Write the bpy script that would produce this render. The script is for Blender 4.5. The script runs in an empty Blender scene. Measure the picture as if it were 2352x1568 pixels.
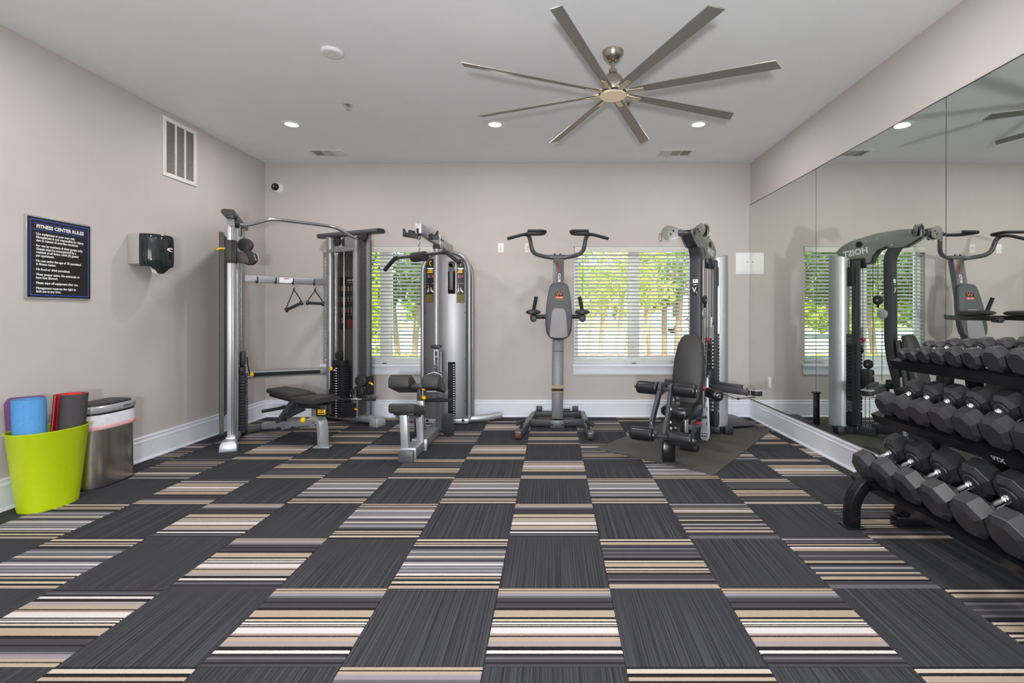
import bpy, bmesh, math, random
from mathutils import Vector, Matrix

random.seed(7)
SC = bpy.context.scene
COL = SC.collection
PI = math.pi
V = Vector

# ------------------------------------------------------------------ camera, world, lights, exposure
F, CX, CY, EYE = 1145.0, 1270.0, 721.0, 1.235      # focal length and principal point in pixels of a 2352 x 1568 frame
cam_data = bpy.data.cameras.new('camera')
cam_data.sensor_width = 36.0
cam_data.lens = 36.0 * F / 2352.0
cam_data.shift_x = -(CX - 1176.0) / 2352.0
cam_data.shift_y = (CY - 784.0) / 2352.0
cam_data.clip_start = 0.05
cam = bpy.data.objects.new('camera', cam_data)
cam.location = (0, 0, EYE)
cam.rotation_euler = (PI / 2, 0, 0)
COL.objects.link(cam)
SC.camera = cam

world = bpy.data.worlds.new('sky')
SC.world = world
world.use_nodes = True
wn = world.node_tree.nodes
wl = world.node_tree.links
wn.clear()
w_out = wn.new('ShaderNodeOutputWorld')
w_bg = wn.new('ShaderNodeBackground')
w_sky = wn.new('ShaderNodeTexSky')
w_sky.sky_type = 'NISHITA'
w_sky.sun_disc = False
w_sky.sun_elevation = math.radians(52)
w_sky.sun_rotation = math.radians(160)
w_sky.air_density = 1.0
w_sky.dust_density = 2.0
w_bg.inputs['Strength'].default_value = 0.95
wl.new(w_sky.outputs['Color'], w_bg.inputs['Color'])
wl.new(w_bg.outputs['Background'], w_out.inputs['Surface'])

SC.view_settings.view_transform = 'Standard'
SC.view_settings.look = 'None'
SC.view_settings.gamma = 1.0
SC.view_settings.use_curve_mapping = False
SC.view_settings.exposure = 0.0


def lamp(name, kind, loc, rot, energy, color=(1, 1, 1), **kw):
    d = bpy.data.lights.new(name, kind)
    d.energy = energy
    d.color = color
    for k, v in kw.items():
        setattr(d, k, v)
    o = bpy.data.objects.new(name, d)
    o.location = loc
    o.rotation_euler = rot
    COL.objects.link(o)
    return o


# the sun stands behind the building, so the garden beyond the windows is front lit
lamp('sun', 'SUN', (0, 0, 10), (math.radians(38), 0, math.radians(-18)), 8.0, (1.0, 0.95, 0.86), angle=math.radians(0.6))
# added fill lamp behind the camera, standing in for daylight from an assumed window
lamp('front_fill', 'AREA', (-0.3, -2.9, 1.4), (math.radians(95), 0, 0), 16, (0.97, 0.98, 1.0),
     shape='RECTANGLE', size=3.4, size_y=1.9)
# the photographer's lamp beside the camera, turned up to bounce off the ceiling
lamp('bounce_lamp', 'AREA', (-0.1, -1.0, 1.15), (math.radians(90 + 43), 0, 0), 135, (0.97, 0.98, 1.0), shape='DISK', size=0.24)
# the recessed lamps: one row in view, the others behind the frame
DOWNLIGHT = [(x, y) for y in (4.77, 2.70, 0.63, -1.44) for x in (-2.50, -0.553, 1.393)]
for i, (x, y) in enumerate(DOWNLIGHT):
    lamp('downlight_lamp', 'AREA', (x, y, 3.035), (0, 0, 0), 13.5, (1.0, 0.965, 0.92), shape='DISK', size=0.13)


def at(px, py, y):
    """The point of the room seen at a pixel of the photograph, at depth y."""
    return V(((px - CX) * y / F, y, EYE - (py - CY) * y / F))


def fl(px, py, z=0.0):
    y = F * (EYE - z) / (py - CY)
    return V(((px - CX) * y / F, y, z))


# ------------------------------------------------------------------ materials
def lin(c):
    c = c / 255.0
    return c / 12.92 if c <= 0.04045 else ((c + 0.055) / 1.055) ** 2.4


def rgb(r, g, b, k=1.0):
    return (min(lin(r) * k, 0.95), min(lin(g) * k, 0.95), min(lin(b) * k, 0.95), 1.0)


M = {}


def mat(name, color, rough=0.5, metal=0.0, var=0.06, scale=30.0, bump=0.0, bscale=200.0, stretch=(1, 1, 1), spec=0.5,
        coat=0.0, emit=None, estr=0.0, aniso=0.0):
    m = bpy.data.materials.new(name)
    m.use_nodes = True
    nt = m.node_tree
    b = nt.nodes['Principled BSDF']
    tc = nt.nodes.new('ShaderNodeTexCoord')
    mp = nt.nodes.new('ShaderNodeMapping')
    mp.inputs['Scale'].default_value = stretch
    nt.links.new(tc.outputs['Object'], mp.inputs['Vector'])
    nz = nt.nodes.new('ShaderNodeTexNoise')
    nz.inputs['Scale'].default_value = scale
    nz.inputs['Detail'].default_value = 4
    nt.links.new(mp.outputs['Vector'], nz.inputs['Vector'])
    rp = nt.nodes.new('ShaderNodeValToRGB')
    lo = [max(0, c * (1 - var)) for c in color[:3]] + [1]
    hi = [min(1, c * (1 + var)) for c in color[:3]] + [1]
    rp.color_ramp.elements[0].position = 0.3
    rp.color_ramp.elements[1].position = 0.7
    rp.color_ramp.elements[0].color = lo
    rp.color_ramp.elements[1].color = hi
    nt.links.new(nz.outputs['Fac'], rp.inputs['Fac'])
    nt.links.new(rp.outputs['Color'], b.inputs['Base Color'])
    b.inputs['Roughness'].default_value = rough
    b.inputs['Metallic'].default_value = metal
    b.inputs['Specular IOR Level'].default_value = spec
    b.inputs['Coat Weight'].default_value = coat
    b.inputs['Anisotropic'].default_value = aniso
    if emit:
        b.inputs['Emission Color'].default_value = emit
        b.inputs['Emission Strength'].default_value = estr
    if bump > 0:
        n2 = nt.nodes.new('ShaderNodeTexNoise')
        n2.inputs['Scale'].default_value = bscale
        n2.inputs['Detail'].default_value = 3
        nt.links.new(mp.outputs['Vector'], n2.inputs['Vector'])
        bp = nt.nodes.new('ShaderNodeBump')
        bp.inputs['Strength'].default_value = bump
        bp.inputs['Distance'].default_value = 0.004
        nt.links.new(n2.outputs['Fac'], bp.inputs['Height'])
        nt.links.new(bp.outputs['Normal'], b.inputs['Normal'])
    M[name] = m
    return m


mat('wall_paint', rgb(195, 188, 186), 0.75, var=0.015, scale=6, bump=0.12, bscale=260, spec=0.25)
mat('ceiling_paint', rgb(238, 239, 241), 0.85, var=0.012, scale=5, bump=0.10, bscale=240, spec=0.2)
mat('trim_white', rgb(230, 232, 243), 0.35, var=0.01, scale=8)
mat('vinyl_white', rgb(244, 246, 248), 0.35, var=0.01, scale=8)
mat('slat_white', rgb(240, 240, 238), 0.4, var=0.01, scale=8)
_m = M['slat_white']
_nt = _m.node_tree
_tr = _nt.nodes.new('ShaderNodeBsdfTranslucent')
_tr.inputs['Color'].default_value = rgb(244, 244, 238)
_mx = _nt.nodes.new('ShaderNodeMixShader')
_mx.inputs['Fac'].default_value = 0.42
_nt.links.new(_nt.nodes['Principled BSDF'].outputs['BSDF'], _mx.inputs[1])
_nt.links.new(_tr.outputs['BSDF'], _mx.inputs[2])
_nt.links.new(_mx.outputs['Shader'], _nt.nodes['Material Output'].inputs['Surface'])
mat('plastic_white', rgb(236, 236, 238), 0.4, var=0.01)
mat('plastic_cream', rgb(222, 214, 198), 0.4, var=0.01)
mat('grille_white', rgb(226, 224, 222), 0.45, var=0.02)
mat('dark_void', rgb(40, 38, 36), 0.9, var=0.05)
mat('floor_slab', rgb(40, 38, 40), 0.9, var=0.1)
mat('silver_paint', rgb(158, 160, 166), 0.34, 0.6, var=0.05, scale=60, bump=0.03, bscale=500)
mat('silver_light', rgb(190, 192, 198), 0.38, 0.6, var=0.04, scale=60)
mat('silver_sheet', rgb(138, 138, 142), 0.40, 0.8, var=0.07, scale=14, stretch=(1, 1, 0.15))
mat('grey_paint', rgb(92, 92, 96), 0.42, 0.35, var=0.06, scale=60)
mat('grey_dark', rgb(66, 67, 71), 0.45, 0.3, var=0.08, scale=60)
mat('shroud_grey', rgb(78, 78, 76), 0.5, 0.2, var=0.08, scale=40)
mat('charcoal_paint', rgb(70, 70, 76), 0.42, 0.3, var=0.07, scale=50, bump=0.03, bscale=600)
mat('gym_grey', rgb(140, 141, 138), 0.42, 0.3, var=0.05, scale=60)
mat('weider_paint', rgb(98, 98, 102), 0.4, 0.4, var=0.07, scale=60)
mat('black_paint', rgb(30, 30, 33), 0.35, 0.2, var=0.12, scale=40)
mat('black_gloss', rgb(22, 22, 26), 0.22, 0.1, var=0.1, scale=40)
mat('black_plastic', rgb(38, 38, 40), 0.45, var=0.1, scale=60)
mat('black_grip', rgb(34, 34, 36), 0.7, var=0.15, scale=150, bump=0.25, bscale=500)
mat('black_plate', rgb(40, 40, 46), 0.5, 0.2, var=0.15, scale=60)
mat('vinyl_pad', rgb(51, 50, 51), 0.5, var=0.12, scale=120, bump=0.12, bscale=500)
mat('vinyl_roller', rgb(30, 30, 34), 0.28, var=0.12, scale=60, bump=0.10, bscale=60)
mat('pad_grey', rgb(84, 86, 93), 0.55, var=0.06, scale=120, bump=0.1, bscale=600)
mat('pad_insert', rgb(150, 147, 152), 0.6, var=0.05, scale=160, bump=0.1, bscale=600)
mat('pad_piping', rgb(36, 36, 40), 0.5, var=0.05)
mat('rubber', rgb(42, 42, 46), 0.30, var=0.10, scale=90, bump=0.04, bscale=700, spec=0.7)
mat('rubber_mat', rgb(76, 74, 70), 0.75, var=0.12, scale=70, bump=0.2, bscale=350)
mat('chrome', rgb(225, 226, 230), 0.09, 1.0, var=0.02)
mat('steel_rod', rgb(205, 207, 210), 0.16, 1.0, var=0.03)
mat('brushed_nickel', rgb(176, 168, 158), 0.3, 1.0, var=0.06, scale=40, stretch=(1, 1, 6))
mat('fan_blade', rgb(146, 144, 140), 0.5, 0.5, var=0.05, scale=20)
mat('hub_sheen_tint', rgb(246, 232, 206), 0.35, 0.35, var=0.05, scale=30)  # pale cream stands in for the flash reflected in the brushed metal cap
mat('fan_iron', rgb(206, 190, 165), 0.35, 0.6, var=0.05, scale=30)
mat('stainless', rgb(206, 200, 192), 0.24, 1.0, var=0.10, scale=8, stretch=(8, 8, 0.12), bump=0.02)
mat('lid_grey', rgb(184, 186, 192), 0.35, 0.5, var=0.03)
mat('bag_white', rgb(226, 226, 234), 0.45, var=0.06, scale=30, bump=0.8, bscale=40)
mat('bag_pink', rgb(226, 176, 180), 0.5, var=0.04)
mat('lime_plastic', rgb(188, 208, 12), 0.42, var=0.015, scale=50, bump=0.04, bscale=300)
mat('mat_blue', rgb(84, 150, 214), 0.7, var=0.08, scale=60, bump=0.3, bscale=200, stretch=(1, 1, 3))
mat('mat_red', rgb(222, 50, 62), 0.7, var=0.06, scale=60, bump=0.15, bscale=260)
mat('mat_black', rgb(64, 60, 64), 0.75, var=0.08, scale=60, bump=0.2, bscale=260)
mat('mat_purple', rgb(104, 60, 106), 0.7, var=0.06, scale=60, bump=0.15, bscale=260)
mat('yellow', rgb(240, 190, 10), 0.4, var=0.03)
mat('orange', rgb(222, 110, 50), 0.5, var=0.03)
mat('orange_red', rgb(214, 74, 16), 0.5, var=0.03)
mat('red', rgb(190, 40, 44), 0.45, var=0.04)
mat('red_dull', rgb(168, 60, 66), 0.5, var=0.05)
mat('maroon', rgb(92, 34, 44), 0.5, var=0.05)
mat('brown_print', rgb(112, 92, 44), 0.5, var=0.08, scale=120)
mat('print_black', rgb(28, 27, 29), 0.35, var=0.05)
mat('print_white', rgb(236, 236, 240), 0.5, var=0.02)
mat('print_grey', rgb(150, 150, 154), 0.5, var=0.04)
mat('sign_blue', rgb(60, 90, 214), 0.4, var=0.03)
mat('sign_acrylic', rgb(150, 160, 158), 0.15, var=0.02)
mat('tan_band', rgb(150, 128, 96), 0.5, 0.3, var=0.15, scale=120)
mat('dispenser_grey', rgb(172, 170, 164), 0.5, var=0.02)
mat('dispenser_smoke', rgb(30, 38, 42), 0.14, var=0.1, scale=10, coat=0.4)
mat('paper', rgb(235, 232, 228), 0.8, var=0.02)
mat('dome_smoke', rgb(20, 20, 22), 0.06, var=0.05, coat=0.5)
mat('cable', rgb(26, 26, 28), 0.5, var=0.05)
mat('lamp_face', rgb(255, 250, 245), 0.5, var=0.0, emit=(1.0, 0.95, 0.9, 1), estr=6.0)
mat('sprinkler', rgb(206, 204, 200), 0.25, 0.8, var=0.03)
mat('concrete', rgb(208, 200, 190), 0.9, var=0.06, scale=2)
mat('lawn', rgb(150, 160, 84), 0.9, var=0.25, scale=6)
mat('mulch', rgb(150, 104, 88), 0.9, var=0.5, scale=30)
mat('bark', rgb(150, 128, 98), 0.85, var=0.22, scale=12, stretch=(3, 3, 0.6), bump=0.4, bscale=40)
mat('bark_pale', rgb(206, 182, 140), 0.85, var=0.2, scale=12, stretch=(3, 3, 0.6), bump=0.3, bscale=40)
mat('siding', rgb(236, 236, 240), 0.7, var=0.02)
mat('roofing', rgb(120, 118, 120), 0.8, var=0.1)
mat('car_white', rgb(235, 235, 238), 0.25, var=0.01, coat=0.5)
mat('car_glass', rgb(40, 46, 52), 0.08, var=0.05)
mat('tyre', rgb(34, 34, 34), 0.8, var=0.05)
mat('curtain_blue', rgb(120, 140, 200), 0.7, var=0.05)


def leaf_mat(name, c1, c2):
    m = bpy.data.materials.new(name)
    m.use_nodes = True
    nt = m.node_tree
    b = nt.nodes['Principled BSDF']
    tc = nt.nodes.new('ShaderNodeTexCoord')
    nz = nt.nodes.new('ShaderNodeTexNoise')
    nz.inputs['Scale'].default_value = 4.5
    nz.inputs['Detail'].default_value = 5
    nt.links.new(tc.outputs['Object'], nz.inputs['Vector'])
    rp = nt.nodes.new('ShaderNodeValToRGB')
    rp.color_ramp.elements[0].position = 0.35
    rp.color_ramp.elements[1].position = 0.65
    rp.color_ramp.elements[0].color = c1
    rp.color_ramp.elements[1].color = c2
    nt.links.new(nz.outputs['Fac'], rp.inputs['Fac'])
    nt.links.new(rp.outputs['Color'], b.inputs['Base Color'])
    b.inputs['Roughness'].default_value = 0.5
    tr = nt.nodes.new('ShaderNodeBsdfTranslucent')
    nt.links.new(rp.outputs['Color'], tr.inputs['Color'])
    mx = nt.nodes.new('ShaderNodeMixShader')
    mx.inputs['Fac'].default_value = 0.4
    nt.links.new(b.outputs['BSDF'], mx.inputs[1])
    nt.links.new(tr.outputs['BSDF'], mx.inputs[2])
    nt.links.new(mx.outputs['Shader'], nt.nodes['Material Output'].inputs['Surface'])
    M[name] = m


leaf_mat('leaf_bright', rgb(150, 180, 40), rgb(228, 236, 110))
leaf_mat('leaf_mid', rgb(98, 136, 50), rgb(168, 194, 84))
leaf_mat('leaf_dark', rgb(56, 84, 40), rgb(108, 136, 66))
leaf_mat('leaf_hedge', rgb(150, 170, 20), rgb(226, 230, 60))


def glass_mat():
    m = bpy.data.materials.new('window_glass')
    m.use_nodes = True
    nt = m.node_tree
    for n in list(nt.nodes):
        if n.type != 'OUTPUT_MATERIAL':
            nt.nodes.remove(n)
    t = nt.nodes.new('ShaderNodeBsdfTransparent')
    t.inputs['Color'].default_value = (0.95, 0.97, 0.96, 1)
    g = nt.nodes.new('ShaderNodeBsdfGlossy')
    g.inputs['Roughness'].default_value = 0.01
    fr = nt.nodes.new('ShaderNodeFresnel')
    fr.inputs['IOR'].default_value = 1.35
    mx = nt.nodes.new('ShaderNodeMixShader')
    nt.links.new(fr.outputs['Fac'], mx.inputs['Fac'])
    nt.links.new(t.outputs['BSDF'], mx.inputs[1])
    nt.links.new(g.outputs['BSDF'], mx.inputs[2])
    nt.links.new(mx.outputs['Shader'], nt.nodes['Material Output'].inputs['Surface'])
    M['window_glass'] = m


glass_mat()


def mirror_mat():
    m = bpy.data.materials.new('mirror_glass')
    m.use_nodes = True
    nt = m.node_tree
    b = nt.nodes['Principled BSDF']
    nz = nt.nodes.new('ShaderNodeTexNoise')
    nz.inputs['Scale'].default_value = 1.2
    rp = nt.nodes.new('ShaderNodeValToRGB')
    rp.color_ramp.elements[0].color = (0.77, 0.82, 0.775, 1)
    rp.color_ramp.elements[1].color = (0.80, 0.845, 0.80, 1)
    nt.links.new(nz.outputs['Fac'], rp.inputs['Fac'])
    nt.links.new(rp.outputs['Color'], b.inputs['Base Color'])
    b.inputs['Metallic'].default_value = 1.0
    b.inputs['Roughness'].default_value = 0.0
    M['mirror_glass'] = m


mirror_mat()

# ------------------------------------------------------------------ carpet tile materials
SWK = .86
SW = {'blk': rgb(40, 38, 42), 'dgrey': rgb(74, 72, 78), 'grey': rgb(112, 110, 117), 'lgrey': rgb(164, 160, 168),
      'tan': rgb(190, 171, 150), 'cream': rgb(216, 202, 184), 'white': rgb(232, 223, 221), 'lilac': rgb(158, 149, 157),
      'pink': rgb(182, 158, 148), 'greige': rgb(172, 161, 160)}
SW = {k: (v[0] * SWK, v[1] * SWK, v[2] * SWK, 1) for k, v in SW.items()}
PATTERN = {
    'A': [(0, 'tan'), (.035, 'blk'), (.045, 'tan'), (.075, 'lilac'), (.125, 'grey'), (.15, 'dgrey'), (.21, 'blk'), (.23, 'dgrey'),
          (.30, 'blk'), (.335, 'tan'), (.426, 'blk'), (.456, 'cream'), (.482, 'blk'), (.497, 'white'), (.52, 'blk'), (.535, 'cream'),
          (.545, 'blk'), (.56, 'white'), (.634, 'pink'), (.662, 'blk'), (.678, 'tan'), (.73, 'greige'), (.788, 'blk'), (.83, 'white'),
          (.864, 'blk'), (.884, 'dgrey'), (.905, 'grey'), (.925, 'dgrey'), (.955, 'blk'), (.97, 'dgrey')],
    'B': [(0, 'blk'), (.02, 'cream'), (.065, 'blk'), (.1, 'tan'), (.135, 'blk'), (.155, 'cream'), (.18, 'blk'), (.23, 'dgrey'),
          (.26, 'grey'), (.295, 'lgrey'), (.334, 'grey'), (.40, 'cream'), (.437, 'grey'), (.47, 'dgrey'), (.52, 'lgrey'), (.56, 'white'),
          (.59, 'grey'), (.62, 'lgrey'), (.65, 'grey'), (.68, 'lgrey'), (.71, 'grey'), (.745, 'white'), (.785, 'blk'), (.807, 'tan'),
          (.835, 'dgrey'), (.87, 'blk'), (.886, 'cream'), (.92, 'blk'), (.955, 'tan'), (.985, 'pink')],
    'C': [(0, 'blk'), (.02, 'cream'), (.06, 'blk'), (.09, 'tan'), (.15, 'dgrey'), (.2, 'blk'), (.22, 'grey'), (.26, 'dgrey'),
          (.32, 'grey'), (.34, 'dgrey'), (.4, 'grey'), (.43, 'blk'), (.5, 'cream'), (.53, 'blk'), (.545, 'tan'), (.62, 'blk'),
          (.65, 'cream'), (.68, 'blk'), (.7, 'tan'), (.73, 'blk'), (.76, 'dgrey'), (.84, 'grey'), (.87, 'blk'), (.9, 'dgrey'),
          (.93, 'tan'), (.98, 'greige')],
    'E': [(0, 'lgrey'), (.04, 'dgrey'), (.08, 'grey'), (.11, 'blk'), (.14, 'tan'), (.17, 'blk'), (.2, 'white'), (.24, 'blk'),
          (.25, 'tan'), (.29, 'dgrey'), (.38, 'grey'), (.42, 'dgrey'), (.5, 'tan'), (.54, 'blk'), (.58, 'dgrey'), (.62, 'lgrey'),
          (.66, 'dgrey'), (.72, 'cream'), (.75, 'dgrey'), (.8, 'tan'), (.85, 'blk'), (.88, 'dgrey'), (.94, 'grey')]}


def carpet(name, pattern=None):
    m = bpy.data.materials.new(name)
    m.use_nodes = True
    nt = m.node_tree
    L = nt.links.new
    b = nt.nodes['Principled BSDF']
    b.inputs['Roughness'].default_value = 0.95
    b.inputs['Specular IOR Level'].default_value = 0.15
    tc = nt.nodes.new('ShaderNodeTexCoord')
    fib = nt.nodes.new('ShaderNodeTexNoise')              # yarn
    fib.inputs['Scale'].default_value = 420
    fib.inputs['Detail'].default_value = 2
    L(tc.outputs['Object'], fib.inputs['Vector'])
    if pattern:
        sp = nt.nodes.new('ShaderNodeSeparateXYZ')
        L(tc.outputs['Object'], sp.inputs['Vector'])
        ma = nt.nodes.new('ShaderNodeMath')               # tile-local y, 0 at the far edge and 1 at the near edge
        ma.operation = 'MULTIPLY_ADD'
        ma.inputs[1].default_value = -2.0
        ma.inputs[2].default_value = 0.5
        L(sp.outputs['Y'], ma.inputs[0])
        fz = nt.nodes.new('ShaderNodeMath')
        fz.operation = 'MULTIPLY_ADD'
        fz.inputs[1].default_value = 0.012
        L(fib.outputs['Fac'], fz.inputs[0])
        L(ma.outputs[0], fz.inputs[2])
        sub = nt.nodes.new('ShaderNodeMath')
        sub.operation = 'SUBTRACT'
        sub.inputs[1].default_value = 0.006
        L(fz.outputs[0], sub.inputs[0])
        rp = nt.nodes.new('ShaderNodeValToRGB')
        cr = rp.color_ramp
        cr.interpolation = 'CONSTANT'
        cr.elements.remove(cr.elements[1])
        cr.elements[0].position = 0
        cr.elements[0].color = SW[pattern[0][1]]
        for p, k in pattern[1:]:
            e = cr.elements.new(p)
            e.color = SW[k]
        L(sub.outputs[0], rp.inputs['Fac'])
        col = rp.outputs['Color']
    else:
        mp = nt.nodes.new('ShaderNodeMapping')            # fine loops that run away from the camera
        mp.inputs['Scale'].default_value = (200, 0.9, 1)
        L(tc.outputs['Object'], mp.inputs['Vector'])
        oi = nt.nodes.new('ShaderNodeObjectInfo')
        ad = nt.nodes.new('ShaderNodeVectorMath')
        ad.operation = 'ADD'
        L(mp.outputs['Vector'], ad.inputs[0])
        cm = nt.nodes.new('ShaderNodeCombineXYZ')
        mu = nt.nodes.new('ShaderNodeMath')
        mu.operation = 'MULTIPLY'
        mu.inputs[1].default_value = 90
        L(oi.outputs['Random'], mu.inputs[0])
        L(mu.outputs[0], cm.inputs['X'])
        L(mu.outputs[0], cm.inputs['Y'])
        L(cm.outputs['Vector'], ad.inputs[1])
        n2 = nt.nodes.new('ShaderNodeTexNoise')
        n2.inputs['Scale'].default_value = 1.0
        n2.inputs['Detail'].default_value = 2
        L(ad.outputs['Vector'], n2.inputs['Vector'])
        rp = nt.nodes.new('ShaderNodeValToRGB')
        cr = rp.color_ramp
        cr.elements[0].position = 0.36
        cr.elements[0].color = rgb(46, 46, 50)
        cr.elements[1].position = 0.66
        cr.elements[1].color = rgb(74, 75, 80)
        L(n2.outputs['Fac'], rp.inputs['Fac'])
        col = rp.outputs['Color']
    mx = nt.nodes.new('ShaderNodeMixRGB')
    mx.blend_type = 'MULTIPLY'
    mx.inputs['Fac'].default_value = 0.5
    r2 = nt.nodes.new('ShaderNodeValToRGB')
    r2.color_ramp.elements[0].position = 0.3
    r2.color_ramp.elements[0].color = (0.55, 0.55, 0.55, 1)
    r2.color_ramp.elements[1].position = 0.65
    r2.color_ramp.elements[1].color = (1.0, 1.0, 1.0, 1)
    L(fib.outputs['Fac'], r2.inputs['Fac'])
    L(col, mx.inputs['Color1'])
    L(r2.outputs['Color'], mx.inputs['Color2'])
    L(mx.outputs['Color'], b.inputs['Base Color'])
    bp = nt.nodes.new('ShaderNodeBump')
    bp.inputs['Strength'].default_value = 0.4
    bp.inputs['Distance'].default_value = 0.003
    L(fib.outputs['Fac'], bp.inputs['Height'])
    L(bp.outputs['Normal'], b.inputs['Normal'])
    M[name] = m


carpet('carpet_dark')
for k in PATTERN:
    carpet('carpet_' + k, PATTERN[k])


# ------------------------------------------------------------------ building helpers
def frame(d, up=(0, 0, 1)):
    d = V(d).normalized()
    up = V(up)
    if abs(d.dot(up.normalized())) > 0.995:
        up = V((0, 1, 0)) if abs(d.y) < 0.9 else V((1, 0, 0))
    s = d.cross(up).normalized()
    u = s.cross(d).normalized()
    return d, s, u


def fillet(pts, rad, n=6):
    pts = [V(p) for p in pts]
    out = [pts[0]]
    for i in range(1, len(pts) - 1):
        a, b, c = pts[i - 1], pts[i], pts[i + 1]
        r = min(rad, (a - b).length * 0.48, (c - b).length * 0.48)
        p0 = b + (a - b).normalized() * r
        p1 = b + (c - b).normalized() * r
        for k in range(n + 1):
            t = k / n
            out.append(p0 * (1 - t) ** 2 + b * 2 * t * (1 - t) + p1 * t * t)
    out.append(pts[-1])
    return out


class MB:
    def __init__(self):
        self.bm = bmesh.new()

    def ring(self, pts):
        return [self.bm.verts.new(p) for p in pts]

    def face(self, vs):
        try:
            return self.bm.faces.new(vs)
        except ValueError:
            return None

    def loft(self, rings, caps=True, closed=True):
        R = [self.ring(r) for r in rings]
        n = len(R[0])
        for a, b in zip(R[:-1], R[1:]):
            for i in range(n if closed else n - 1):
                j = (i + 1) % n
                self.face([a[i], a[j], b[j], b[i]])
        if caps:
            self.face(list(reversed(R[0])))
            self.face(R[-1])
        return self

    def box(self, c, s, R=None):
        c = V(c)
        h = [x / 2 for x in s]
        P = []
        for z in (-1, 1):
            P.append([V((sx * h[0], sy * h[1], z * h[2])) for sx, sy in ((-1, -1), (1, -1), (1, 1), (-1, 1))])
        if R is not None:
            P = [[R @ p for p in r] for r in P]
        return self.loft([[c + p for p in r] for r in P])

    def span(self, a, b):
        a, b = V(a), V(b)
        return self.box((a + b) / 2, [abs(x) for x in (b - a)])

    def bar(self, p0, p1, w, h, up=(0, 0, 1), w1=None, h1=None):
        p0, p1 = V(p0), V(p1)
        d, s, u = frame(p1 - p0, up)
        w1 = w if w1 is None else w1
        h1 = h if h1 is None else h1
        q = lambda p, a, b: [p + s * a / 2 * i + u * b / 2 * j for i, j in ((-1, -1), (1, -1), (1, 1), (-1, 1))]
        return self.loft([q(p0, w, h), q(p1, w1, h1)])

    def sweep(self, pts, prof, up=(0, 0, 1), caps=True, scale=None):
        """prof: list of (side, up) offsets carried along the path."""
        pts = [V(p) for p in pts]
        rings = []
        n = len(pts)
        ps = None
        for i, p in enumerate(pts):
            t = (pts[min(i + 1, n - 1)] - pts[max(i - 1, 0)])
            if t.length < 1e-9:
                t = V((0, 0, 1))
            t.normalize()
            if ps is None:
                d, s, u = frame(t, up)
            else:
                s = (ps - t * ps.dot(t)).normalized()
                u = s.cross(t).normalized()
            ps = s
            k = 1.0 if scale is None else scale[i]
            rings.append([p + s * a * k + u * b * k for a, b in prof])
        return self.loft(rings, caps)

    def tube(self, pts, r, seg=12, up=(0, 0, 1), scale=None, caps=True):
        return self.sweep(pts, [(r * math.cos(2 * PI * i / seg), r * math.sin(2 * PI * i / seg)) for i in range(seg)], up, caps, scale)

    def oval(self, pts, w, h, seg=16, up=(0, 0, 1)):
        pr = []
        e = (w - h) / 2
        for i in range(seg):
            a = 2 * PI * i / seg
            x = math.cos(a) * h / 2
            x += e if math.cos(a) >= 0 else -e
            pr.append((x, math.sin(a) * h / 2))
        return self.sweep(pts, pr, up)

    def flat(self, pts, w, h, up=(0, 0, 1)):
        return self.sweep(pts, [(-w / 2, -h / 2), (w / 2, -h / 2), (w / 2, h / 2), (-w / 2, h / 2)], up)

    def cyl(self, p0, p1, r0, r1=None, seg=20):
        p0, p1 = V(p0), V(p1)
        r1 = r0 if r1 is None else r1
        d, s, u = frame(p1 - p0)
        rg = lambda p, r: [p + (s * math.cos(2 * PI * i / seg) + u * math.sin(2 * PI * i / seg)) * r for i in range(seg)]
        return self.loft([rg(p0, r0), rg(p1, r1)])

    def lathe(self, base, axis, prof, seg=24, caps=True):
        base = V(base)
        d, s, u = frame(axis)
        rings = [[base + d * h + (s * math.cos(2 * PI * i / seg) + u * math.sin(2 * PI * i / seg)) * max(r, 1e-5) for i in range(seg)]
                 for r, h in prof]
        return self.loft(rings, caps)

    def prism(self, pts, vec):
        pts = [V(p) for p in pts]
        vec = V(vec)
        return self.loft([pts, [p + vec for p in pts]])

    def sphere(self, c, r, seg=14, rings=8, sc=(1, 1, 1)):
        c = V(c)
        pr = []
        for k in range(1, rings):
            a = PI * k / rings
            pr.append((r * math.sin(a), -r * math.cos(a)))
        rr = [[c + V((p * math.cos(2 * PI * i / seg) * sc[0], p * math.sin(2 * PI * i / seg) * sc[1], h * sc[2])) for i in range(seg)] for p, h in pr]
        return self.loft(rr)

    def build(self, name, m, parent=None, bevel=0.0, smooth=True, angle=38, seg=2, world=True):
        bm = self.bm
        off = V((0, 0, 0))
        if world:
            p = parent
            while p is not None:
                off += p.location
                p = p.parent
            if off.length > 0:
                bmesh.ops.translate(bm, verts=bm.verts, vec=-off)
        bmesh.ops.recalc_face_normals(bm, faces=bm.faces)
        if bevel > 0:
            bm.normal_update()
            ed = [e for e in bm.edges if len(e.link_faces) == 2 and e.calc_face_angle(0) > math.radians(50)]
            if ed:
                bmesh.ops.bevel(bm, geom=ed, offset=bevel, segments=seg, affect='EDGES', clamp_overlap=True, profile=0.5)
        me = bpy.data.meshes.new(name)
        bm.to_mesh(me)
        bm.free()
        me.materials.append(M[m] if isinstance(m, str) else m)
        if smooth:
            me.polygons.foreach_set('use_smooth', [True] * len(me.polygons))
            me.set_sharp_from_angle(angle=math.radians(angle))
        o = bpy.data.objects.new(name, me)
        COL.objects.link(o)
        if parent is not None:
            o.parent = parent
        return o


def no_inner_faces(mb):
    """weld a run of touching prisms into one shell"""
    bm = mb.bm
    bmesh.ops.remove_doubles(bm, verts=bm.verts, dist=.0002)
    bad = [f for f in bm.faces if all(len(e.link_faces) > 2 for e in f.edges)]
    bmesh.ops.delete(bm, geom=bad, context='FACES_ONLY')
    return mb


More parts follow.
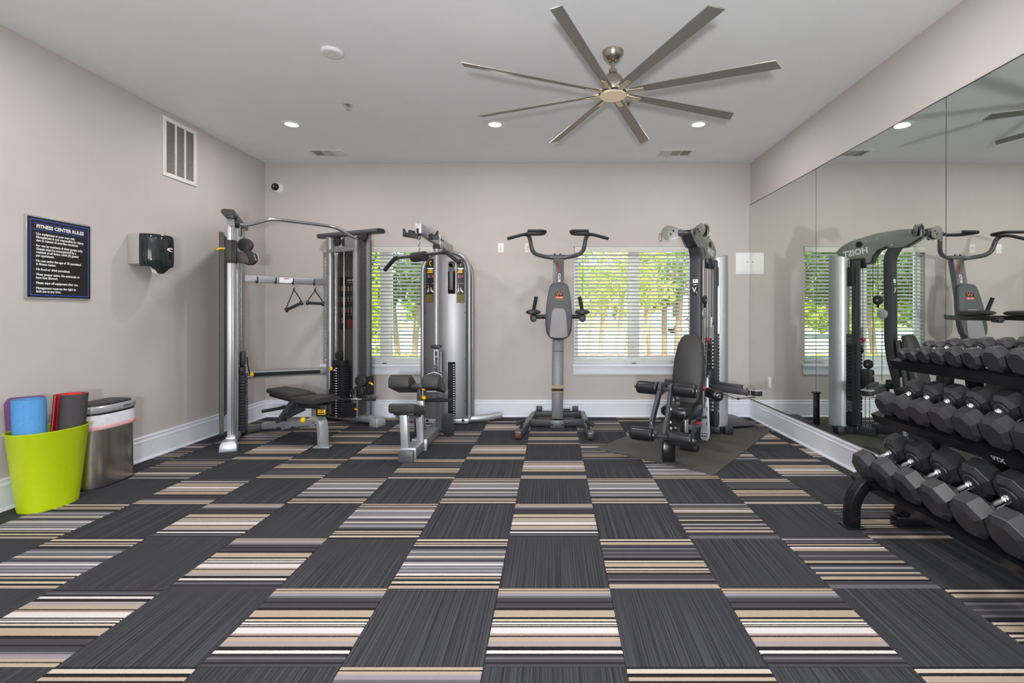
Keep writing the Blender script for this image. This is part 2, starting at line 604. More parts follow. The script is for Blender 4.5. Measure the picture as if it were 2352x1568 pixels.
def tag(o, label=None, cat=None, group=None, kind=None):
    if label:
        o['label'] = label
    if cat:
        o['category'] = cat
    if group:
        o['group'] = group
    if kind:
        o['kind'] = kind
    return o


def thing(name, label, cat, loc=(0, 0, 0), group=None, rotz=0.0):
    o = bpy.data.objects.new(name, None)
    o.empty_display_size = 0.1
    o.location = loc
    o.rotation_euler = (0, 0, rotz)
    COL.objects.link(o)
    return tag(o, label, cat, group)


def struct(mb, name, m, **kw):
    return tag(mb.build(name, m, **kw), kind='structure')


def copy_tree(o, parent=None):
    c = o.copy()
    COL.objects.link(c)
    if parent is not None:
        c.parent = parent
    for ch in [x for x in o.children]:
        copy_tree(ch, c)
    return c


def lettering(name, body, size, m, parent, origin, right, up, align='CENTER', bold=0.0, depth=0.0006, line=1.0, sx=1.0, label=None):
    cu = bpy.data.curves.new(name, 'FONT')
    cu.body = body
    cu.size = size
    cu.align_x = align
    cu.align_y = 'CENTER'
    cu.space_line = line
    cu.offset = bold
    cu.extrude = depth / 2
    cu.resolution_u = 2
    ob = bpy.data.objects.new(name, cu)
    COL.objects.link(ob)
    dg = bpy.context.evaluated_depsgraph_get()
    me = bpy.data.meshes.new_from_object(ob.evaluated_get(dg))
    bpy.data.objects.remove(ob)
    right, up, origin = V(right).normalized(), V(up).normalized(), V(origin)
    n = right.cross(up)
    off = V((0, 0, 0))
    p = parent
    while p is not None:
        off += p.location
        p = p.parent
    for v in me.vertices:
        v.co = origin - off + right * v.co.x * sx + up * v.co.y + n * (v.co.z + depth / 2)
    me.materials.clear()
    me.materials.append(M[m])
    o = bpy.data.objects.new(name, me)
    COL.objects.link(o)
    o.parent = parent
    if label:
        o['label'] = label
    return o
# ------------------------------------------------------------------ the room
XL, XR, YB, YF, H = -3.464, 2.376, 6.0, -3.2, 3.05
W1 = (-2.765, -1.305)
W2 = (0.255, 1.715)
WZ0, WZ1 = 0.622, 2.047

fm = MB()
fm.span((XL - .15, YF - .15, -0.12), (XR + .15, YB + .15, -0.006))
floor = struct(fm, 'floor', 'floor_slab', smooth=False)
m = MB()
m.span((XL - .15, YF - .15, H), (XR + .15, YB + .15, H + .15))
ceiling = struct(m, 'ceiling', 'ceiling_paint', smooth=False)
m = MB()
m.span((XL - .15, YF - .15, -.12), (XL, YB + .15, H))
wall_left = struct(m, 'wall_left', 'wall_paint', smooth=False)
m = MB()
m.span((XR, YF - .15, -.12), (XR + .15, YB + .15, H))
wall_right = struct(m, 'wall_right', 'wall_paint', smooth=False)
m = MB()
for a, b in (((XL, YB, -.12), (XR, YB + .15, WZ0)), ((XL, YB, WZ1), (XR, YB + .15, H)), ((XL, YB, WZ0), (W1[0], YB + .15, WZ1)),
             ((W1[1], YB, WZ0), (W2[0], YB + .15, WZ1)), ((W2[1], YB, WZ0), (XR, YB + .15, WZ1))):
    m.span(a, b)
wall_back = struct(m, 'wall_back', 'wall_paint', smooth=False)
m = MB()                                               # the front wall, behind the camera, with an unseen glazed opening added for the light
for a, b in (((XL, YF - .15, -.12), (XR, YF, .25)), ((XL, YF - .15, 2.5), (XR, YF, H)), ((XL, YF - .15, .25), (-2.4, YF, 2.5)), ((1.7, YF - .15, .25), (XR, YF, 2.5))):
    m.span(a, b)
wall_front = struct(m, 'wall_front', 'wall_paint', smooth=False)
wf = struct(MB().span((-2.4, YF - .1, .25), (1.7, YF - .05, .31)).span((-2.4, YF - .1, 2.44), (1.7, YF - .05, 2.5)).span((-2.4, YF - .1, .31), (-2.34, YF - .05, 2.44))
            .span((1.64, YF - .1, .31), (1.7, YF - .05, 2.44)).span((-.38, YF - .1, .31), (-.32, YF - .05, 2.44)), 'added_front_window', 'vinyl_white', bevel=.004)
MB().span((-2.34, YF - .08, .31), (-.38, YF - .074, 2.44)).build('glass_pane', 'window_glass', wf)
MB().span((-.32, YF - .08, .31), (1.64, YF - .074, 2.44)).build('glass_pane', 'window_glass', wf)


# baseboards: board, cap moulding and quarter-round shoe
def baseboard(name, p0, p1, inward):
    p0, p1, n = V(p0), V(p1), V(inward)
    prof = [(0, 0), (.030, 0), (.029, .008), (.024, .016), (.016, .020), (.016, .150), (.019, .153), (.019, .162), (.013, .168), (.012, .184), (.016, .188), (.016, .196), (.010, .203), (0, .203)]
    mb = MB()
    mb.loft([[p + n * a + V((0, 0, b)) for a, b in prof] for p in (p0, p1)])
    return struct(mb, name, 'trim_white', smooth=False)


baseboard('baseboard_left', (XL, YF, 0), (XL, YB, 0), (1, 0, 0))
baseboard('baseboard_back', (XL, YB, 0), (XR, YB, 0), (0, -1, 0))
baseboard('baseboard_right', (XR, YF, 0), (XR, YB, 0), (-1, 0, 0))
baseboard('baseboard_front', (XL, YF, 0), (XR, YF, 0), (0, 1, 0))

# carpet tiles, one object each, in a checkerboard of striped and dark tiles
TX0, TY0, TS = -0.244, 1.747, 0.5
tile_mesh = {}


def tile_mesh_for(m_name, w, d, dx, dy):
    key = (m_name, round(w, 3), round(d, 3), round(dx, 3), round(dy, 3))
    if key not in tile_mesh:
        mb = MB()
        g = .0008
        t = .004
        x0, x1, y0, y1 = -w / 2 + dx + g, w / 2 + dx - g, -d / 2 + dy + g, d / 2 + dy - g
        q = lambda i, z: [(x0 + i, y0 + i, z), (x1 - i, y0 + i, z), (x1 - i, y1 - i, z), (x0 + i, y1 - i, z)]
        mb.loft([q(0, -.006), q(0, -.0016), q(.0022, 0)])
        me_o = mb.build('carpet_tile', m_name, None, smooth=False)
        tile_mesh[key] = me_o.data
        bpy.data.objects.remove(me_o)
    return tile_mesh[key]


FIXED = {(0, 0): 'A', (-2, 0): 'A', (2, 0): 'A', (-4, 0): 'Ar', (4, 0): 'C', (-1, 1): 'B', (1, 1): 'C', (3, 1): 'E', (-3, 1): 'A', (-5, 1): 'B',
         (0, 2): 'A', (-2, 2): 'Br', (2, 2): 'E', (-4, 2): 'A', (4, 2): 'C', (-6, 2): 'B', (-1, 3): 'Br', (1, 3): 'Br', (3, 3): 'C', (-3, 3): 'Br',
         (-5, 3): 'Ar', (5, 1): 'A', (0, 4): 'Ar', (2, 4): 'B', (-2, 4): 'C', (0, -2): 'Br', (-2, -2): 'A', (-1, -1): 'A', (1, -1): 'B', (3, -1): 'C', (-3, -1): 'B'}
rt = random.Random(3)
for ci in range(-7, 6):
    for ri in range(-5, 9):
        x0, y0 = TX0 + ci * TS, TY0 + ri * TS
        x1, y1 = x0 + TS, y0 + TS
        cx0, cx1, cy1 = max(x0, XL), min(x1, XR), min(y1, YB)
        if cx1 - cx0 < .02 or cy1 - y0 < .02:
            continue
        mx, my = (x0 + x1) / 2, (y0 + y1) / 2
        rot = 0.0
        if (ci + ri) % 2 == 0:
            k = FIXED.get((ci, ri)) or rt.choice(['A', 'B', 'C', 'E', 'Ar', 'Br', 'Cr', 'Er'])
            if k.endswith('r'):
                rot = PI
            mn = 'carpet_' + k[0]
        else:
            mn = 'carpet_dark'
        dx, dy = (cx0 + cx1) / 2 - mx, (y0 + cy1) / 2 - my
        if rot:
            dx, dy = -dx, -dy
        me = tile_mesh_for(mn, cx1 - cx0, cy1 - y0, dx, dy)
        o = bpy.data.objects.new('carpet_tile', me)
        o.location = (mx, my, rt.uniform(-.0004, .0003))
        o.rotation_euler = (0, 0, rot)
        o.parent = floor
        COL.objects.link(o)


# ------------------------------------------------------------------ the two back windows and their blinds
def window(name, x0, x1):
    mb = MB()
    y0, y1 = YB + .075, YB + .135
    cx = (x0 + x1) / 2
    t = .052
    for a, b in (((x0, y0, WZ0), (x0 + t, y1, WZ1)), ((x1 - t, y0, WZ0), (x1, y1, WZ1)), ((x0 + t, y0, WZ1 - t), (x1 - t, y1, WZ1)),
                 ((x0 + t, y0, WZ0), (x1 - t, y1, WZ0 + .085)), ((cx - .068, y0 - .012, WZ0 + .085), (cx + .068, y1, WZ1 - t))):
        mb.span(a, b)
    w = struct(mb, name, 'vinyl_white', bevel=.004)
    MB().span((x0 + t, y0 + .03, WZ0 + .085), (cx - .068, y0 + .036, WZ1 - t)).build('glass_pane', 'window_glass', w)
    MB().span((cx + .068, y0 + .03, WZ0 + .085), (x1 - t, y0 + .036, WZ1 - t)).build('glass_pane', 'window_glass', w)
    MB().span((x0, YB + .002, WZ0 + .001), (x1, y0, WZ0 + .012)).span((x0 - .022, YB - .045, WZ0 - .02), (x1 + .022, YB + .002, WZ0 + .012)).build('window_sill', 'trim_white', w, bevel=.006)
    MB().span((x0 - .012, YB - .016, WZ0 - .115), (x1 + .012, YB, WZ0 - .02)).span((x0 - .004, YB - .024, WZ0 - .045), (x1 + .004, YB - .016, WZ0 - .02)).build('window_apron', 'trim_white', w, bevel=.003)
    MB().span((cx + .12, y0 - .014, WZ0 + .03), (cx + .2, y0, WZ0 + .05)).build('sash_latch', 'vinyl_white', w, bevel=.004)
    MB().span((cx - .03, YB + .03, WZ0 + .013), (cx + .02, YB + .045, WZ0 + .022)).build('vent_latch', 'black_plastic', w, bevel=.002)
    return w


window('window_1', *W1)
window('window_2', *W2)


def blind(x0, x1, label):
    root = thing('window_blind', label, 'blind', ((x0 + x1) / 2, YB + .03, WZ1), 'slatted blinds in the back windows')
    MB().span((x0 + .006, YB - .012, WZ1 - .072), (x1 - .006, YB + .004, WZ1 - .004)).build('valance', 'slat_white', root, bevel=.004)
    MB().span((x0 + .01, YB + .006, WZ1 - .05), (x1 - .01, YB + .055, WZ1 - .004)).build('headrail', 'slat_white', root)
    zt, zb, n = WZ1 - .1, WZ0 + .1, 29
    mb = MB()
    a = math.radians(19)
    mb.box((0, 0, 0), (x1 - x0 - .03, .05, .0045), Matrix.Rotation(-a, 3, 'X'))
    s0 = mb.build('slat', 'slat_white', root, bevel=.0008, seg=1, world=False)
    for i in range(n):
        o = s0 if i == 0 else s0.copy()
        if i:
            COL.objects.link(o)
        z = zt + (zb - zt) * i / (n - 1)
        o.location = (0, 0, z - WZ1)
    MB().span((x0 + .015, YB + .006, zb - .055), (x1 - .015, YB + .054, zb - .033)).build('bottom_rail', 'slat_white', root, bevel=.004)
    for f in (.1, .37, .63, .9):
        x = x0 + (x1 - x0) * f
        MB().tube([(x, YB + .006, zt + .04), (x, YB + .006, zb - .04)], .0014, 6).tube([(x, YB + .055, zt + .04), (x, YB + .055, zb - .04)], .0014, 6).build('ladder_cord', 'slat_white', root)
    x = x0 + .105
    MB().tube([(x, YB - .002, WZ1 - .07), (x, YB - .004, WZ1 - .75)], .004, 8).build('tilt_wand', 'print_grey', root)
    return root


blind(W1[0], W1[1], 'white slatted blind in the left window, partly behind the machines')
blind(W2[0], W2[1], 'white slatted blind in the right window, behind the padded power tower')

# ------------------------------------------------------------------ mirrors on the right wall
MX = XR - .006
names = [((4.487, 5.994), 'tall mirror panel in the far right corner, beside the white access panel', 0),
         ((3.006, 4.481), 'tall mirror panel in the middle, showing the reflected home gym', 0),
         ((1.525, 3.000), 'tall mirror panel behind the dumbbell rack', .0045),
         ((0.03, 1.519), 'tall mirror panel nearest the camera, at the edge of view', 0)]
for (a, b), lb, ry in names:
    r = thing('wall_mirror', lb, 'mirror', (MX, (a + b) / 2, .225), 'mirror panels along the right wall')
    MB().box((0, 0, (2.54 - .225) / 2), (.005, b - a, 2.54 - .225)).build('mirror_pane', 'mirror_glass', r, smooth=False, world=False)
    MB().span((-.004, -(b - a) / 2, -.008), (.005, (b - a) / 2, .0)).span((-.0045, -(b - a) / 2, 2.315), (.005, (b - a) / 2, 2.321)).build('edge_channel', 'grey_dark', r, smooth=False, world=False)
    r.rotation_euler = (0, ry * .5, 0)
    r.location.x -= .0035 if ry else 0


# ------------------------------------------------------------------ ceiling fittings
def downlight(x, y, label, group=None):
    r = thing('recessed_light', label, 'ceiling light', (x, y, H), group)
    MB().lathe((x, y, H), (0, 0, -1), [(.058, 0), (.094, 0), (.094, .004), (.088, .008), (.066, .007), (.058, .002)], 32, caps=False).build('trim_ring', 'plastic_white', r)
    MB().cyl((x, y, H - .0005), (x, y, H - .003), .062, .062, 28).build('lens', 'lamp_face', r)
    return r


downlight(*DOWNLIGHT[0], 'lit recessed ceiling light at the left, near the wall grille', 'recessed ceiling lights')
downlight(*DOWNLIGHT[1], 'lit recessed ceiling light in the middle, beside a fan blade tip', 'recessed ceiling lights')
downlight(*DOWNLIGHT[2], 'lit recessed ceiling light at the right, nearest the mirrors', 'recessed ceiling lights')
for i, (x, y) in enumerate(DOWNLIGHT[3:]):
    downlight(x, y, 'recessed ceiling light out of view, %s row, %s' % (['second', 'third', 'fourth'][i // 3], ['left side', 'middle', 'mirror side'][i % 3]), 'recessed ceiling lights')

# ceiling fan
FX, FY = .415, 3.45
fan = thing('ceiling_fan', 'large eight-blade brushed nickel ceiling fan', 'ceiling fan', (FX, FY, H))
MB().lathe((FX, FY, H), (0, 0, -1), [(.072, 0), (.075, .004), (.073, .014), (.066, .034), (.053, .052), (.038, .064), (.030, .067), (.026, .062)], 32).build('canopy', 'brushed_nickel', fan)
MB().cyl((FX, FY, H - .055), (FX, FY, H - .14), .0125, .0125, 20).build('downrod', 'brushed_nickel', fan)
MB().lathe((FX, FY, 2.925), (0, 0, -1), [(.0125, 0), (.0275, .002), (.0295, .012), (.030, .026), (.042, .034), (.062, .056), (.076, .085), (.080, .11), (.080, .15), (.074, .158)], 36).build('motor_housing', 'brushed_nickel', fan)
MB().lathe((FX, FY, 2.766), (0, 0, -1), [(.09, 0), (.098, .004), (.098, .012), (.08, .016)], 36).build('blade_hub', 'grey_dark', fan)
MB().lathe((FX, FY, 2.752), (0, 0, -1), [(.088, 0), (.092, .003), (.092, .010), (.088, .014), (.0, .016)], 40).build('hub_cap', 'hub_sheen_tint', fan)
pit = math.radians(13)
blade_me = iron_me = None
for k in range(8):
    an = math.radians(-22.5 + 45 * k)
    if blade_me is None:
        mb = MB()
        rings = []
        for r, w, sk in ((.12, .062, 0), (.3, .068, 0), (.6, .074, 0), (.9, .079, 0), (1.065, .082, .035)):
            rg = []
            for yy, zz in ((-.5, -.002), (-.2, -.0035), (.2, -.0035), (.5, -.002), (.5, .002), (.2, .0035), (-.2, .0035), (-.5, .002)):
                y = yy * w
                rg.append(V((r + sk * (yy - .5), y * math.cos(pit) - zz * math.sin(pit) * 0, zz - y * math.sin(pit))))
            rings.append(rg)
        mb.loft(rings)
        bo = mb.build('blade', 'fan_blade', None, angle=60)
        blade_me = bo.data
        mb = MB()
        for r0, r1, w in ((.09, .215, .034),):
            mb.loft([[V((r, y * math.cos(pit), -.008 + z - y * math.sin(pit))) for y, z in ((-w / 2, -.003), (w / 2, -.003), (w / 2, .003), (-w / 2, .003))] for r in (r0, r1)])
        mb.span((.07, -.016, -.004), (.14, .016, .008))
        io = mb.build('blade_iron', 'fan_iron', None, bevel=.001)
        iron_me = io.data
    else:
        bo = bpy.data.objects.new('blade', blade_me)
        COL.objects.link(bo)
        io = bpy.data.objects.new('blade_iron', iron_me)
        COL.objects.link(io)
    bo.parent = fan
    bo.location = (0, 0, 2.762 - H)
    bo.rotation_euler = (0, 0, an)
    io.parent = bo

# ceiling speaker disc, sprinklers, air vents
x, y = -1.53, 3.45
r = thing('ceiling_speaker', 'round white disc cover on the ceiling, left of the fan', 'ceiling disc', (x, y, H))
MB().lathe((x, y, H), (0, 0, -1), [(.058, 0), (.073, 0), (.073, .010), (.066, .018), (.052, .020)], 36, caps=False).build('rim', 'plastic_white', r)
MB().cyl((x, y, H - .012), (x, y, H - .019), .056, .054, 36).build('cover', 'grille_white', r)
for x, y, lb in ((-1.78, 4.33, 'small chrome ceiling sprinkler left of the fan, above the recessed light row'), (.65, 4.30, 'small chrome ceiling sprinkler beside the fan hub')):
    r = thing('fire_sprinkler', lb, 'sprinkler', (x, y, H), 'ceiling sprinklers')
    MB().lathe((x, y, H), (0, 0, -1), [(.012, 0), (.040, 0), (.040, .005), (.030, .009), (.014, .004)], 28, caps=False).build('escutcheon', 'sprinkler', r)
    mb = MB().cyl((x, y, H), (x, y, H - .028), .008, .007, 12)
    mb.tube([(x - .011, y, H - .01), (x - .011, y, H - .034), (x, y, H - .043)], .0025, 6).tube([(x + .011, y, H - .01), (x + .011, y, H - .034), (x, y, H - .043)], .0025, 6)
    mb.build('sprinkler_body', 'sprinkler', r)
    mb = MB().cyl((x, y, H - .043), (x, y, H - .0455), .017, .017, 16)
    mb.build('deflector', 'sprinkler', r)
for x0, x1, lb in ((-2.72, -2.33, 'white louvred ceiling vent at the left, near the back wall'), (1.19, 1.57, 'white louvred ceiling vent at the right, near the back wall')):
    y0, y1 = 5.50, 5.725
    r = thing('ceiling_vent', lb, 'air vent', ((x0 + x1) / 2, (y0 + y1) / 2, H), 'ceiling air vents')
    MB().span((x0 + .03, y0 + .03, H - .0015), (x1 - .03, y1 - .03, H - .0005)).build('duct_opening', 'dark_void', r)
    w3 = (x1 - x0 - .05) / 3
    mb = MB().span((x0, y0, H - .008), (x1, y0 + .025, H)).span((x0, y1 - .025, H - .008), (x1, y1, H)).span((x0, y0 + .025, H - .008), (x0 + .025, y1 - .025, H)).span((x1 - .025, y0 + .025, H - .008), (x1, y1 - .025, H))
    for j in (1, 2):
        mb.span((x0 + .025 + w3 * j - .005, y0 + .025, H - .008), (x0 + .025 + w3 * j + .005, y1 - .025, H))
    mb.build('vent_frame', 'grille_white', r, bevel=.002)
    for j, ang in ((0, 40), (1, 0), (2, -40)):
        mb = MB()
        for q in range(9):
            xx = x0 + .025 + w3 * j + .012 + (w3 - .024) * q / 8
            mb.box((xx, (y0 + y1) / 2, H - .006), (.002 if j == 1 else .011, y1 - y0 - .05, .002 if j != 1 else .009), Matrix.Rotation(math.radians(ang), 3, 'Y'))
        mb.build('louvre_bank', 'grille_white', r)

# ------------------------------------------------------------------ fittings on the walls
# return-air grille, left wall
y0, y1, z0, z1 = 4.42, 4.835, 2.468, 3.0
r = thing('wall_grille', 'tall white return air grille high on the left wall', 'air vent', (XL, (y0 + y1) / 2, z0))
MB().span((XL, y0 + .03, z0 + .03), (XL + .002, y1 - .03, z1 - .03)).build('duct_opening', 'dark_void', r)
mb = MB()
t = .034
for a, b in (((y0, z0), (y1, z0 + t)), ((y0, z1 - t), (y1, z1)), ((y0, z0 + t), (y0 + t, z1 - t)), ((y1 - t, z0 + t), (y1, z1 - t))):
    mb.span((XL, a[0], a[1]), (XL + .013, b[0], b[1]))
for f in (1 / 3, 2 / 3):
    yy = y0 + t + (y1 - y0 - 2 * t) * f
    mb.span((XL, yy - .007, z0 + t), (XL + .013, yy + .007, z1 - t))
mb.build('grille_frame', 'grille_white', r, bevel=.002)
s = None
for i in range(40):
    zz = z0 + t + .006 + (z1 - z0 - 2 * t - .012) * i / 39
    if s is None:
        s = MB().box((0, 0, 0), (.011, y1 - y0 - 2 * t, .0012), Matrix.Rotation(math.radians(38), 3, 'Y')).build('grille_blade', 'grille_white', r, smooth=False, world=False)
        o = s
    else:
        o = s.copy()
        COL.objects.link(o)
    o.location = (.0065, 0, zz - z0)

# fitness centre rules
y0, y1, z0, z1 = 3.262, 3.72, 1.335, 1.895
r = thing('rules_sign', 'black fitness center rules sign with blue border on the left wall', 'sign', (XL, (y0 + y1) / 2, z0))
MB().span((XL, y0, z0), (XL + .012, y1, z1)).build('acrylic_backing', 'sign_acrylic', r, bevel=.004)
MB().span((XL + .012, y0 + .012, z0 + .014), (XL + .0145, y1 - .003, z1 - .012)).build('black_plate', 'print_black', r)
xs = XL + .0152
mb = MB()


def rect_line(mb, ya, yb, za, zb, t):
    for a, b in (((ya, za), (yb, za + t)), ((ya, zb - t), (yb, zb)), ((ya, za + t), (ya + t, zb - t)), ((yb - t, za + t), (yb, zb - t))):
        mb.span((xs - .0005, a[0], a[1]), (xs, b[0], b[1]))


rect_line(mb, y0 + .026, y1 - .018, z0 + .026, z1 - .026, .0045)
mb.span((xs - .0005, y0 + .046, z1 - .052), (xs, y1 - .035, z1 - .049)).span((xs - .0005, y0 + .046, z1 - .096), (xs, y1 - .035, z1 - .093))
mb.build('border_line', 'sign_blue', r)
lettering('sign_heading', 'FITNESS CENTER RULES', .034, 'print_white', r, (xs, (y0 + y1) / 2 + .005, z1 - .073), (0, 1, 0), (0, 0, 1), bold=.0011, sx=.94)
lines = [('Use equipment at your own risk.', 1), ('Management is not responsible for injury', 0), ('due to misuse of exercise machines.', 0), None,
         ('For use by residents & their guests only.', 1), ('Guests must be accompanied by a', 0), ('resident at all times. Limit (2) guests', 0), ('per apartment.', 0), None,
         ('No one under the age of 18 permitted', 1), ('in fitness center.', 0), None, ('No food or drink permitted.', 1), None,
         ('Wear proper attire. No swimsuits or', 1), ('bare feet allowed.', 0), None, ('Please wipe off equipment after use.', 1), None,
         ('Management reserves the right to', 1), ('limit use at any time.', 0)]
zz = z1 - .122
dots = MB()
for ln in lines:
    if ln is None:
        zz -= .0125
        continue
    if ln[1]:
        dots.cyl((xs - .0005, y0 + .049, zz), (xs, y0 + .049, zz), .0035, .0035, 10)
    lettering('sign_line', ln[0], .0225, 'print_white', r, (xs, y0 + .064, zz), (0, 1, 0), (0, 0, 1), align='LEFT', bold=.0006, sx=.90)
    zz -= .0222
dots.build('bullet', 'sign_blue', r)

# paper towel dispenser
y0, y1, z0, z1 = 4.055, 4.33, 1.632, 1.892
r = thing('towel_dispenser', 'grey and smoke-black paper towel dispenser on the left wall', 'dispenser', (XL, (y0 + y1) / 2, z0))
MB().span((XL, y0, z0 + .01), (XL + .105, y1, z1)).build('housing', 'dispenser_grey', r, bevel=.012)
rings = []
yc, hw = (y0 + y1) / 2, (y1 - y0) / 2 + .004
for z, k in ((z0 - .004, .90), (z0 + .012, .98), (z0 + .06, 1), (z1 - .04, 1), (z1 - .008, .985), (z1 + .002, .93)):
    rg = []
    for i in range(15):
        a = PI * i / 14
        rg.append(V((XL + .10 + .135 * k * max(math.sin(a), 0) ** .75, yc - hw * k * math.cos(a), z)))
    rings.append(rg)
MB().loft(rings).build('front_cover', 'dispenser_smoke', r, angle=50)
MB().lathe((XL + .165, yc, z0), (0, 0, -1), [(.07, 0), (.062, .012), (.022, .055), (.018, .058)], 20).build('outlet_cone', 'black_plastic', r)
MB().prism([(XL + .115, yc - .05, z0 - .005), (XL + .155, yc - .05, z0 - .03), (XL + .155, yc - .02, z0 - .062), (XL + .12, yc - .035, z0 - .05)], (0, .012, 0)).build('paper_end', 'paper', r)
mb = MB()
R = [V((XL + .2335 + .0035 * math.cos(math.pi * t / 16), yc + .02 + .042 * math.cos(2 * PI * t / 16), 1.775 + .017 * math.sin(2 * PI * t / 16))) for t in range(16)]
R = [V((XL + .238 - (abs(p.y - yc) / .14) ** 2 * .10, p.y, p.z)) for p in R]
mb.prism(R, (.003, 0, 0))
bd = mb.build('name_badge', 'plastic_white', r)
mb = MB()
for k in range(5):
    yy = yc + .012 + k * .009
    xx = XL + .2415 - (abs(yy - yc) / .14) ** 2 * .10
    mb.box((xx, yy, 1.776 + (.002 if k % 2 else -.001)), (.0015, .005, .009 if k in (0, 4) else .006))
mk = mb.build('badge_print', 'print_black', bd, smooth=False)
mk['kind'] = 'stuff'

# dome camera
r = thing('security_camera', 'white dome security camera with dark lens high on the back wall', 'camera', (-3.318, YB, 2.755))
MB().lathe((-3.312, YB, 2.75), (0, -1, 0), [(.066, 0), (.064, .012), (.056, .03), (.048, .04), (.03, .036)], 32).build('dome_housing', 'plastic_white', r)
mb = MB()
mb.lathe((-3.322, YB - .034, 2.756), (0, -1, 0), [(.046, 0), (.044, .012), (.035, .026), (.02, .035), (.0, .038)], 28)
mb.build('dome_lens', 'dome_smoke', r)
mb = MB().cyl((-3.322, YB - .068, 2.757), (-3.322, YB - .076, 2.757), .011, .009, 14).build('lens_centre', 'print_grey', r)


# outlets
def outlet(name, c, u, n, m, label, slots=True):
    c, u, n = V(c), V(u), V(n)
    r = thing(name, label, 'outlet', c)
    z = V((0, 0, 1))
    MB().prism([c - u * .035 - z * .0575, c + u * .035 - z * .0575, c + u * .035 + z * .0575, c - u * .035 + z * .0575], n * .006).build('cover_plate', m, r, bevel=.002)
    if slots:
        MB().prism([c + n * .006 - u * .017 - z * .034, c + n * .006 + u * .017 - z * .034, c + n * .006 + u * .017 + z * .034, c + n * .006 - u * .017 + z * .034], n * .002).build('receptacle', m, r, bevel=.001)
        mb = MB()
        for dz in (.017, -.017):
            for du in (-.006, .006):
                mb.box(c + n * .0083 + u * du + z * (dz + .003), [abs(u.x) * .002 + abs(n.x) * .001, abs(u.y) * .002 + abs(n.y) * .001, .008])
            mb.cyl(c + n * .0078 + z * (dz - .007), c + n * .0086 + z * (dz - .007), .0026, .0026, 10)
        mb.build('socket_slots', 'print_grey', r)
    else:
        mb = MB().cyl(c + n * .006 + z * .012, c + n * .009 + z * .012, .006, .006, 12)
        mb.build('coax_jack', 'print_black', r)
        MB().cyl(c + n * .006 - z * .013, c + n * .008 - z * .013, .005, .005, 12).build('data_jack', 'print_grey', r)
    return r


outlet('wall_outlet', (-.627, YB, 2.03), (1, 0, 0), (0, -1, 0), 'plastic_white', 'white double socket outlet on the back wall, left of the power tower handle')
outlet('media_outlet', (-.305, YB, 2.03), (1, 0, 0), (0, -1, 0), 'plastic_cream', 'cream jack plate with black port, partly behind the power tower bar', False)
outlet('wall_outlet', (XR - .0095, 5.45, .49), (0, -1, 0), (-1, 0, 0), 'plastic_white', 'white socket outlet set in the mirror near the floor')

# access panel
r = thing('access_panel', 'square white access panel on the back wall, touching the mirror corner', 'access panel', (2.285, YB, 1.84))
MB().span((2.198, YB - .008, 1.712), (2.371, YB, 1.972)).build('panel_frame', 'plastic_white', r, bevel=.004)
MB().span((2.214, YB - .011, 1.732), (2.356, YB - .008, 1.952)).build('panel_door', 'plastic_white', r, bevel=.002)
MB().cyl((2.336, YB - .011, 1.86), (2.336, YB - .014, 1.86), .009, .009, 16).build('panel_lock', 'print_grey', r)
# ------------------------------------------------------------------ the garden beyond the windows
GZ = -.2
ro = random.Random(21)
g = struct(MB().span((-60, 6.4, GZ - .2), (70, 90, GZ)), 'ground', 'lawn', smooth=False)
g['category'] = 'ground'
tag(MB().span((-60, 20.5, GZ), (70, 44, GZ + .02)).build('parking_lot', 'concrete', smooth=False), 'pale sunlit car park beyond the trees', 'car park', kind='structure')
tag(MB().span((-.5, 8.5, GZ), (14, 17.5, GZ + .04)).build('mulch_bed', 'mulch', smooth=False), 'reddish mulch bed under the trees outside the right window', 'mulch bed', kind='structure')
tag(MB().span((-30, 17.6, GZ), (40, 19.4, GZ + .03)).build('garden_path', 'concrete', smooth=False), 'pale concrete path beyond the trees', 'path', kind='structure')


def leaves(mb, c, rad, n, size, rnd, hollow=.35):
    c = V(c)
    bm = mb.bm
    for _ in range(n):
        while True:
            d = V((rnd.uniform(-1, 1), rnd.uniform(-1, 1), rnd.uniform(-1, 1)))
            if hollow < d.length < 1:
                break
        p = c + V((d.x * rad[0], d.y * rad[1], d.z * rad[2]))
        a = V((rnd.uniform(-1, 1), rnd.uniform(-1, 1), rnd.uniform(-.7, .5))).normalized()
        b = a.cross(V((rnd.uniform(-1, 1), rnd.uniform(-1, 1), rnd.uniform(-1, 1))))
        if b.length < .1:
            continue
        b.normalize()
        s = size * rnd.uniform(.6, 1.3)
        nrm = a.cross(b) * s * .12
        v = [bm.verts.new(p - a * s), bm.verts.new(p + b * s * .38 + nrm), bm.verts.new(p + a * s), bm.verts.new(p - b * s * .38 + nrm)]
        bm.faces.new(v)


def tree(name, label, cat, base, trunks, blobs, n, size, lm, bark, group):
    base = V(base)
    r = thing(name, label, cat, base, group)
    for (dx, dy, tx, ty, h, rad) in trunks:
        p = [base + V((dx, dy, 0)), base + V((dx + (tx - dx) * .3, dy + (ty - dy) * .35, h * .35)), base + V((dx + (tx - dx) * .7 + .03, dy + (ty - dy) * .7, h * .7)), base + V((tx, ty, h))]
        MB().tube(fillet(p, .5, 4), rad, 9, scale=None).build('trunk', bark, r)
    mb = MB()
    for c, rad, f in blobs:
        leaves(mb, base + V(c), rad, int(n * f), size, ro)
    f = mb.build('foliage', lm, r, smooth=False)
    f['kind'] = 'stuff'
    return r


